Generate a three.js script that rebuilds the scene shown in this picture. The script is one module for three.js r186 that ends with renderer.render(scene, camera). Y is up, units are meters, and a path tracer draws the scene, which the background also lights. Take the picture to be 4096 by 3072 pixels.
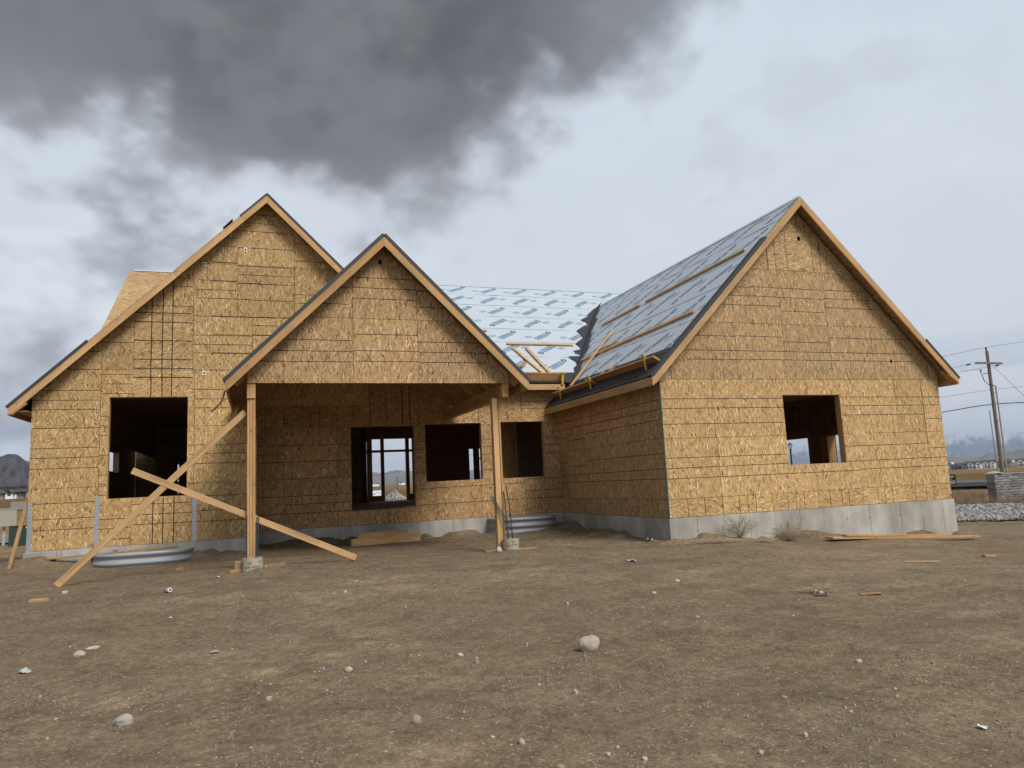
import * as THREE from 'three';
import { mergeGeometries } from 'three/addons/utils/BufferGeometryUtils.js';

// ---------------------------------------------------------------- camera, sky, sun, exposure
// Metres. The photographer's eye is the origin, y up; the house front faces +z.
const scene = new THREE.Scene();
const camera = new THREE.PerspectiveCamera(55.9, 4 / 3, 0.05, 60000);
camera.position.set(0, 0, 0);
camera.up.set(-0.000651, 0.989781, 0.142592);
camera.lookAt(0.33246, 0.134695, -0.933449);
scene.add(camera);

const renderer = new THREE.WebGLRenderer({ antialias: true });
renderer.toneMapping = THREE.LinearToneMapping;
renderer.toneMappingExposure = 1.65;
renderer.shadowMap.enabled = true;

const SUN = new THREE.Vector3(0.26, 0.73, 0.64).normalize();
const sun = new THREE.DirectionalLight(new THREE.Color(1.0, 0.95, 0.89), 2.1);
sun.position.copy(SUN).multiplyScalar(60).add(new THREE.Vector3(5, 0, -16));
sun.target.position.set(5, 0, -16);
sun.castShadow = true; sun.shadow.radius = 45; sun.shadow.mapSize.set(2048, 2048);
Object.assign(sun.shadow.camera, { left: -25, right: 25, top: 25, bottom: -25, near: 1, far: 140 });
scene.add(sun, sun.target);

// ---- seeded random numbers and noise
function rng(seed) { let s = seed | 0; return () => { s = (s + 0x6d2b79f5) | 0; let t = Math.imul(s ^ (s >>> 15), 1 | s); t = (t + Math.imul(t ^ (t >>> 7), 61 | t)) ^ t; return ((t ^ (t >>> 14)) >>> 0) / 4294967296; }; }
const R = rng(20240611);
const rr = (a, b) => a + (b - a) * R();
const clamp = (x, a = 0, b = 1) => Math.min(b, Math.max(a, x));
const sst = (a, b, x) => { const t = clamp((x - a) / (b - a)); return t * t * (3 - 2 * t); };
const mix = (a, b, t) => a + (b - a) * t;
const hsh = (x, y, z) => { let h = Math.imul(x | 0, 374761393) ^ Math.imul(y | 0, 668265263) ^ Math.imul(z | 0, 2147483647 ^ 0x5bd1e995); h = Math.imul(h ^ (h >>> 13), 1274126177); return ((h ^ (h >>> 16)) >>> 0) / 4294967296; };
function vnoise2(x, y, seed = 0, per = 0) {
  const xi = Math.floor(x), yi = Math.floor(y), fx = x - xi, fy = y - yi, u = fx * fx * (3 - 2 * fx), v = fy * fy * (3 - 2 * fy);
  const w = per ? (k) => ((k % per) + per) % per : (k) => k;
  const x0 = w(xi), x1 = w(xi + 1), y0 = w(yi), y1 = w(yi + 1);
  const a = hsh(x0, y0, seed), b = hsh(x1, y0, seed), c = hsh(x0, y1, seed), d = hsh(x1, y1, seed);
  return a + (b - a) * u + (c - a) * v + (a - b - c + d) * u * v;
}
function vnoise3(x, y, z) {
  const xi = Math.floor(x), yi = Math.floor(y), zi = Math.floor(z), fx = x - xi, fy = y - yi, fz = z - zi;
  const u = fx * fx * (3 - 2 * fx), v = fy * fy * (3 - 2 * fy), w = fz * fz * (3 - 2 * fz);
  const l = (a, b, t) => a + (b - a) * t;
  return l(l(l(hsh(xi, yi, zi), hsh(xi + 1, yi, zi), u), l(hsh(xi, yi + 1, zi), hsh(xi + 1, yi + 1, zi), u), v),
    l(l(hsh(xi, yi, zi + 1), hsh(xi + 1, yi, zi + 1), u), l(hsh(xi, yi + 1, zi + 1), hsh(xi + 1, yi + 1, zi + 1), u), v), w);
}
const fbm2 = (x, y, o = 4, seed = 0, per = 0) => { let s = 0, a = 0.5, n = 0; for (let i = 0; i < o; i++) { s += a * vnoise2(x, y, seed + i * 17, per); n += a; x *= 2; y *= 2; per *= 2; a *= 0.5; } return s / n; };
const fbm3 = (x, y, z, o = 5) => { let s = 0, a = 0.5, n = 0; for (let i = 0; i < o; i++) { s += a * vnoise3(x, y, z); n += a; x = x * 2.03 + 7.1; y = y * 2.03 + 3.7; z = z * 2.03 + 5.3; a *= 0.52; } return s / n; };
function lut(t, x) { if (x <= t[0][0]) return t[0][1]; for (let i = 1; i < t.length; i++) if (x <= t[i][0]) { const k = (x - t[i - 1][0]) / (t[i][0] - t[i - 1][0]); return mix(t[i - 1][1], t[i][1], k * k * (3 - 2 * k)); } return t[t.length - 1][1]; }

// ---- the sky: an overcast, with one dark cloud bank low over the left half and broken cloud all round
{
  const w = 2048, h = 1024, data = new Float32Array(w * h * 4);
  // lower edge (degrees above the horizon) of the dark bank, by azimuth from the house's depth axis
  const edge = [[-180, 52], [-120, 40], [-70, 29], [-30, 25], [-8, 24.5], [-2, 22.5], [5, 21.6], [9, 20.8], [12, 22], [19, 24.5], [25, 26], [32, 29], [38, 32.5], [46, 41], [60, 52], [90, 58], [180, 52]];
  for (let j = 0; j < h; j++) {
    const el = ((j + 0.5) / h - 0.5) * Math.PI, y = Math.sin(el), c = Math.cos(el), e = el * 180 / Math.PI;
    for (let i = 0; i < w; i++) {
      const ph = ((i + 0.5) / w - 0.5) * 2 * Math.PI, x = c * Math.cos(ph), z = c * Math.sin(ph), o = (j * w + i) * 4;
      if (e < -7) { data[o] = 0.12; data[o + 1] = 0.105; data[o + 2] = 0.09; data[o + 3] = 1; continue; }
      const az = Math.atan2(x, -z) * 180 / Math.PI;
      const yy = Math.max(y, 0) + 0.16, cx = x / yy, cz = z / yy;             // on a cloud deck
      const n1 = fbm3(cx * 1.1 + 3, 1.3, cz * 1.1, 6), n2 = fbm3(cx * 2.9 + 11, 4.7, cz * 2.9 + 5, 5), n3 = fbm3(x * 7 + 2, y * 11 + 9, z * 7, 5), n4 = fbm3(x * 26 + 2, y * 34 + 9, z * 26, 4);
      const right = sst(-4, 13, az) * sst(150, 80, az);
      // pale high overcast
      let r = mix(0.425, 0.375, sst(0, 45, e)), g = mix(0.457, 0.422, sst(0, 45, e)), b = mix(0.498, 0.482, sst(0, 45, e));
      const hz = sst(9, 0, e); r = mix(r, 0.45, hz * 0.7); g = mix(g, 0.47, hz * 0.7); b = mix(b, 0.50, hz * 0.7);
      // grey puffs, thick to the left and thin to the right
      const puff = sst(0.47, 0.66, n1 * 0.25 + n3 * 0.5 + n4 * 0.25 + 0.035 * (1 - right) + 0.035 * sst(-4, -14, az) * sst(24, 16, e)) * mix(0.92, 0.04, right) * sst(1, 5, e) + 0.16 * right * sst(0.60, 0.68, n3 * 0.6 + n2 * 0.4);
      const lit = sst(0.52, 0.70, n2) * mix(0.3, 0.12, right);
      r = r * (1 + lit * 0.35); g = g * (1 + lit * 0.33); b = b * (1 + lit * 0.28);
      r = mix(r, 0.215, puff); g = mix(g, 0.232, puff); b = mix(b, 0.268, puff);
      // low bands near the horizon
      const band = sst(0.5, 0.68, fbm3(az * 0.035 + 4, e * 0.75, 2.2, 4)) * sst(11, 4, e) * sst(-0.5, 1, e);
      r = mix(r, 0.27, band * 0.6); g = mix(g, 0.305, band * 0.6); b = mix(b, 0.37, band * 0.6);
      // the dark bank
      const d = e - lut(edge, az) + (n3 - 0.5) * 15 + (n2 - 0.5) * 9 + (n1 - 0.5) * 5 + (n4 - 0.5) * 6;
      let dk = sst(-3.2, 5.0, d) * sst(74, 52, e - (n1 - 0.5) * 40);
      const body = mix(0.058, 0.132, sst(0.36, 0.64, n1 * 0.35 + n3 * 0.45 + n4 * 0.2)) * mix(1.45, 0.92, sst(0, 9, d)), shade = sst(40, 14, az) + sst(60, 90, Math.abs(az));
      dk *= mix(0.7, 1, Math.min(1, shade));
      r = mix(r, body, dk); g = mix(g, body * 1.01, dk); b = mix(b, body * 1.10, dk);
      if (e < 0) { const k = sst(0, -6, e); r = mix(r, 0.12, k); g = mix(g, 0.105, k); b = mix(b, 0.09, k); }
      data[o] = r; data[o + 1] = g; data[o + 2] = b; data[o + 3] = 1;
    }
  }
  const sky = new THREE.DataTexture(data, w, h, THREE.RGBAFormat, THREE.FloatType);
  sky.mapping = THREE.EquirectangularReflectionMapping; sky.magFilter = THREE.LinearFilter; sky.minFilter = THREE.LinearFilter; sky.wrapS = THREE.RepeatWrapping; sky.needsUpdate = true;
  scene.background = sky; scene.environment = sky;
}
// ---------------------------------------------------------------- textures
const aniso = 8;
function dataTex(w, h, px, srgb = true, wrap = true) {
  const t = new THREE.DataTexture(px, w, h, THREE.RGBAFormat);
  t.colorSpace = srgb ? THREE.SRGBColorSpace : THREE.NoColorSpace;
  t.wrapS = t.wrapT = wrap ? THREE.RepeatWrapping : THREE.ClampToEdgeWrapping; t.magFilter = THREE.LinearFilter; t.minFilter = THREE.LinearMipmapLinearFilter; t.generateMipmaps = true; t.anisotropy = aniso; t.needsUpdate = true; return t;
}
function canvasTex(c, wrap = true) {
  const t = new THREE.CanvasTexture(c); t.colorSpace = THREE.SRGBColorSpace; t.wrapS = t.wrapT = wrap ? THREE.RepeatWrapping : THREE.ClampToEdgeWrapping; t.magFilter = THREE.LinearFilter; t.anisotropy = aniso; return t;
}
// Oriented strand board: many overlapping wood strands, and the printed nailing lines of the boards.
// x0..x1, y0..y1 in metres; angle(x, y) the main strand direction; lines [xa, ya, xb, yb, weight]
function osbTexture(x0, y0, x1, y1, ppm, angle, lines, seed, wrap = false) {
  const w = Math.min(2048, Math.round((x1 - x0) * ppm)), h = Math.min(2048, Math.round((y1 - y0) * ppm)), sx = w / (x1 - x0), sy = h / (y1 - y0);
  const px = new Uint8Array(w * h * 4), q = rng(seed);
  for (let i = 0; i < w * h; i++) { px[i * 4] = 176; px[i * 4 + 1] = 143; px[i * 4 + 2] = 94; px[i * 4 + 3] = 255; }
  const n = Math.round((x1 - x0) * (y1 - y0) * 2900);
  for (let k = 0; k < n; k++) {
    const X = q() * w, Y = q() * h, [a0, spread] = angle(x0 + X / sx, y0 + Y / sy);
    const an = a0 + (q() + q() - 1) * spread, big = q() < 0.3, L = (big ? 0.05 + q() * 0.085 : 0.022 + q() * 0.045) * sx / 2, W = (big ? 0.010 + q() * 0.015 : 0.004 + q() * 0.010) * sx / 2;
    const t = q(), u = q();
    let cr, cg, cb;
    if (t < 0.47) { cr = 186; cg = 153; cb = 109; } else if (t < 0.70) { cr = 203; cg = 174; cb = 131; } else if (t < 0.80) { cr = 231; cg = 207; cb = 169; } else if (t < 0.94) { cr = 148; cg = 115; cb = 75; } else { cr = 104; cg = 72; cb = 40; }
    const v = (u - 0.5) * 22; cr += v; cg += v; cb += v * 0.9;
    const ca = Math.cos(an), sa = Math.sin(an), B = L + W, taper = 0.3 + q() * 0.9, skew = (q() - 0.5) * 1.2, alpha = 0.62 + q() * 0.38;
    for (let y = Math.ceil(Y - B); y <= Y + B; y++) for (let x = Math.ceil(X - B); x <= X + B; x++) {
      const dx = x - X, dy = y - Y, lu = dx * ca + dy * sa, lv = -dx * sa + dy * ca;
      const ww = W * (1 - taper * 0.35 * Math.abs(lu) / L);
      if (Math.abs(lu + lv * skew) > L || Math.abs(lv) > ww) continue;
      let xx = x, yy = y;
      if (wrap) { xx = (x + w) % w; yy = (y + h) % h; } else if (x < 0 || y < 0 || x >= w || y >= h) continue;
      const o = (yy * w + xx) * 4, g = 1 + 0.05 * Math.sin(lv * 2.7 + k), e = (lv > ww - 1.1 ? 0.86 : 1) * g;
      px[o] = clamp(mix(px[o], cr * e, alpha), 0, 255); px[o + 1] = clamp(mix(px[o + 1], cg * e, alpha), 0, 255); px[o + 2] = clamp(mix(px[o + 2], cb * e, alpha), 0, 255);
    }
  }
  for (const [xa, ya, xb, yb, wt] of lines) {                       // ink of the printed lines: ragged, dotted at its edges
    const half = 0.0054 * wt * sx, hor = Math.abs(xb - xa) > Math.abs(yb - ya), A = (hor ? Math.min(xa, xb) - x0 : Math.min(ya, yb) - y0) * sx, B = (hor ? Math.max(xa, xb) - x0 : Math.max(ya, yb) - y0) * sx;
    const C = (hor ? ya - y0 : xa - x0) * sy, sd = Math.floor(q() * 1e5), tilt = (q() - 0.5) * 0.006;
    for (let s = Math.floor(A); s <= B; s++) {
      const cc = C + (s - A) * tilt + (fbm2(s * 0.03, 0.5, 2, sd) - 0.5) * 1.4, hw = half * (0.86 + 0.34 * vnoise2(s * 0.22, 3.3, sd)), fade = 0.94 + 0.06 * vnoise2(s * 0.09, 9.1, sd);
      for (let m = Math.floor(cc - hw - 1); m <= cc + hw + 1; m++) {
        const x = hor ? s : m, y = hor ? m : s; if (x < 0 || y < 0 || x >= w || y >= h) continue;
        const k = clamp(hw + 0.5 - Math.abs(m - cc)) * fade, o = (y * w + x) * 4;
        px[o] = mix(px[o], 22, k); px[o + 1] = mix(px[o + 1], 19, k); px[o + 2] = mix(px[o + 2], 16, k);
      }
    }
  }
  const t = dataTex(w, h, px, true, wrap); t.userData = { x0, y0, x1, y1 }; return t;
}
// sawn fir: grain along u
function woodTexture(seed) {
  const w = 1024, h = 256, px = new Uint8Array(w * h * 4), q = rng(seed), kn = [];
  for (let i = 0; i < 6; i++) kn.push([q() * w, q() * h, 2 + q() * 3.5]);
  for (let y = 0; y < h; y++) for (let x = 0; x < w; x++) {
    let warp = (fbm2(x / 256 * 2, y / 256 * 4, 3, seed, 0) - 0.5) * 26, kd = 0;
    for (const [kx, ky, kr] of kn) { const dx = Math.min(Math.abs(x - kx), w - Math.abs(x - kx)) * 0.55, dy = y - ky, d = Math.hypot(dx, dy); warp += Math.sign(dy) * 12 * Math.exp(-d / 14); kd = Math.max(kd, sst(kr + 1.5, kr - 1, d)); }
    const g = Math.sin((y + warp) * 0.62) * 0.5 + 0.5, f = vnoise2(x * 0.02, y * 0.9, seed + 5), c = fbm2(x / 300, y / 90, 3, seed + 9);
    const k = 0.88 + 0.06 * g + 0.12 * (f - 0.5) + 0.30 * (c - 0.5), o = (y * w + x) * 4;
    px[o] = clamp(mix(212 * k, 146, kd), 0, 255); px[o + 1] = clamp(mix((174 + 5 * g) * k, 100, kd), 0, 255); px[o + 2] = clamp(mix((124 + 6 * g) * k, 62, kd), 0, 255); px[o + 3] = 255;
  }
  return dataTex(w, h, px);
}
function concreteTexture() {
  const w = 1024, px = new Uint8Array(w * w * 4);
  for (let y = 0; y < w; y++) for (let x = 0; x < w; x++) {
    const a = fbm2(x / 256, y / 256, 5, 3, 4), b = vnoise2(x * 0.5, y * 0.5, 8, 512), s = fbm2(x / 64, y / 300, 3, 21, 16);
    let v = 168 + (a - 0.5) * 74 + (b - 0.5) * 16 + (s - 0.5) * 40; const pit = vnoise2(x / 5, y / 5, 40, 0); if (pit > 0.93) v -= 30;
    const o = (y * w + x) * 4; px[o] = clamp(v + 12, 0, 255); px[o + 1] = clamp(v + 8, 0, 255); px[o + 2] = clamp(v, 0, 255); px[o + 3] = 255;
  }
  return dataTex(w, w, px);
}
// bare dirt, 5 m a tile: fine grain, crumbs, chips
function dirtTextures() {
  const w = 2048, px = new Uint8Array(w * w * 4), bp = new Uint8Array(w * w * 4), H = new Float32Array(w * w), q = rng(77);
  for (let y = 0; y < w; y++) for (let x = 0; x < w; x++) {
    const a = fbm2(x / 128, y / 128, 6, 5, 16), b = fbm2(x / 24, y / 24, 3, 31, 0), c = vnoise2(x * 0.9, y * 0.9, 9);
    H[y * w + x] = a * 0.26 + b * 0.28 + c * 0.14 + vnoise2(x / 6.4, y / 6.4, 51, 320) * 0.20 + vnoise2(x / 3.2, y / 3.2, 52, 640) * 0.12;
  }
  const tint = new Float32Array(w * w * 2);
  for (let k = 0; k < 60000; k++) {                                 // crumbs and little chips
    const X = q() * w, Y = q() * w, cl = fbm2(X / 200, Y / 200, 3, 91, 0); if (q() > cl * cl * 3.6) continue;
    const r = 1 + q() * q() * 4.4, e = 0.55 + q() * 0.45, an = q() * 3.14, ca = Math.cos(an), sa = Math.sin(an), pale = q() < 0.10 ? 0.4 + q() * 0.6 : (q() - 0.5) * 0.22;
    for (let y = Math.floor(Y - r - 1); y <= Y + r + 1; y++) for (let x = Math.floor(X - r - 1); x <= X + r + 1; x++) {
      const dx = x - X, dy = y - Y, u = (dx * ca + dy * sa) / r, v = (-dx * sa + dy * ca) / (r * e), d = u * u + v * v; if (d > 1) continue;
      const o = ((y + w) % w) * w + ((x + w) % w); H[o] += (1 - d) * 0.16 * Math.min(1.5, r / 2.5); tint[o * 2] = pale; tint[o * 2 + 1] = 1 - d;
    }
  }
  for (let k = 0; k < 700; k++) {                                   // straw and splinters
    const X = q() * w, Y = q() * w, an = q() * 6.28, L = 8 + q() * 38, ca = Math.cos(an), sa = Math.sin(an), bend = (q() - 0.5) * 0.02;
    for (let s = 0; s < L; s++) { const x = Math.round(X + ca * s + sa * s * s * bend), y = Math.round(Y + sa * s - ca * s * s * bend), o = ((y + w * 2) % w) * w + ((x + w * 2) % w); tint[o * 2] = 0.5 + q() * 0.3; H[o] += 0.06; }
  }
  for (let i = 0; i < w * w; i++) {
    const t = tint[i * 2], hh = H[i], v = 0.87 + (hh - 0.5) * 0.95, o = i * 4;
    let r = 156 * v, g = 137 * v, b = 112 * v;
    if (t > 0) { r = mix(r, 214, t * 0.8); g = mix(g, 202, t * 0.8); b = mix(b, 182, t * 0.8); } else { r *= 1 + t; g *= 1 + t; b *= 1 + t; }
    px[o] = clamp(r, 0, 255); px[o + 1] = clamp(g, 0, 255); px[o + 2] = clamp(b, 0, 255); px[o + 3] = 255;
    const hb = clamp(hh * 0.75, 0, 1) * 255; bp[o] = bp[o + 1] = bp[o + 2] = hb; bp[o + 3] = 255;
  }
  return [dataTex(w, w, px), dataTex(w, w, bp, false)];
}
// roofing underlayment: one print repeat, 1.13 m along the roll by 1.06 m across
function underlaymentTexture(seed) {
  const w = 1024, h = 960, c = document.createElement('canvas'); c.width = w; c.height = h; const g = c.getContext('2d'), q = rng(seed), s = w / 1.13;
  g.fillStyle = 'rgb(199,206,212)'; g.fillRect(0, 0, w, h);
  for (let i = 0; i < 2600; i++) { g.fillStyle = `rgba(${q() < 0.5 ? '150,158,166' : '216,221,226'},${0.05 + q() * 0.07})`; g.fillRect(q() * w, q() * h, 20 + q() * 120, 1 + q() * 2); }
  const block = (x, y) => {
    for (const dx of [-w, 0, w]) {
      g.save(); g.translate(x + dx, y); g.rotate(-0.71);
      g.fillStyle = 'rgb(20,84,112)'; g.font = `bold ${0.155 * s}px sans-serif`; g.textBaseline = 'alphabetic'; g.textAlign = 'left';
      const len = 0.68 * s, tw = g.measureText('TITANIUM UDL').width; g.save(); g.translate(-0.46 * s, 0); g.scale(len / tw, 1); g.fillText('TITANIUM UDL', 0, 0); g.strokeStyle = 'rgb(26,78,106)'; g.lineWidth = 7; g.strokeText('TITANIUM UDL', 0, 0); g.restore();
      g.fillRect(-0.46 * s, 0.02 * s, 0.70 * s, 0.030 * s); g.font = `${0.05 * s}px sans-serif`; g.fillText('SYNTHETIC ROOFING UNDERLAYMENT', -0.45 * s, 0.092 * s, 0.66 * s);
      g.beginPath(); g.ellipse(0.35 * s, -0.05 * s, 0.105 * s, 0.085 * s, 0, 0, 6.3); g.fill(); g.fillStyle = 'rgb(199,206,212)'; g.font = `bold ${0.11 * s}px sans-serif`; g.textAlign = 'center'; g.fillText('30', 0.35 * s, -0.012 * s);
      g.restore();
    }
  };
  block(0.33 * w, 0.50 * h);
  for (const dx of [-w, 0, w]) {                                     // the small oval mark between the big ones
    g.save(); g.translate(0.86 * w + dx, 0.60 * h); g.rotate(-0.5); g.strokeStyle = g.fillStyle = 'rgb(52,92,116)'; g.lineWidth = 0.02 * s;
    g.beginPath(); g.ellipse(0, 0, 0.13 * s, 0.06 * s, 0, 0, 6.3); g.stroke(); g.font = `bold ${0.085 * s}px sans-serif`; g.textAlign = 'center'; g.fillText('UDL', 0, 0.03 * s); g.restore();
  }
  g.fillStyle = 'rgb(120,132,142)';
  for (let i = 0; i < 26; i++) g.fillRect((i + q() * 0.6) * w / 26, h * (q() < 0.5 ? 0.05 : 0.95) + q() * 9, 5, 4);
  for (let i = 0; i < 26; i++) g.fillRect(q() * w, q() * h, 7, 5);
  return canvasTex(c);
}
function shingleTexture() {
  const w = 512, px = new Uint8Array(w * w * 4);
  for (let y = 0; y < w; y++) for (let x = 0; x < w; x++) { const v = 46 + (vnoise2(x * 0.8, y * 0.8, 3, 0) - 0.5) * 34 + (vnoise2(x / 60, y / 40, 5, 0) - 0.5) * 16, o = (y * w + x) * 4; px[o] = v; px[o + 1] = v + 1; px[o + 2] = v + 3; px[o + 3] = 255; }
  return dataTex(w, w, px);
}
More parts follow.
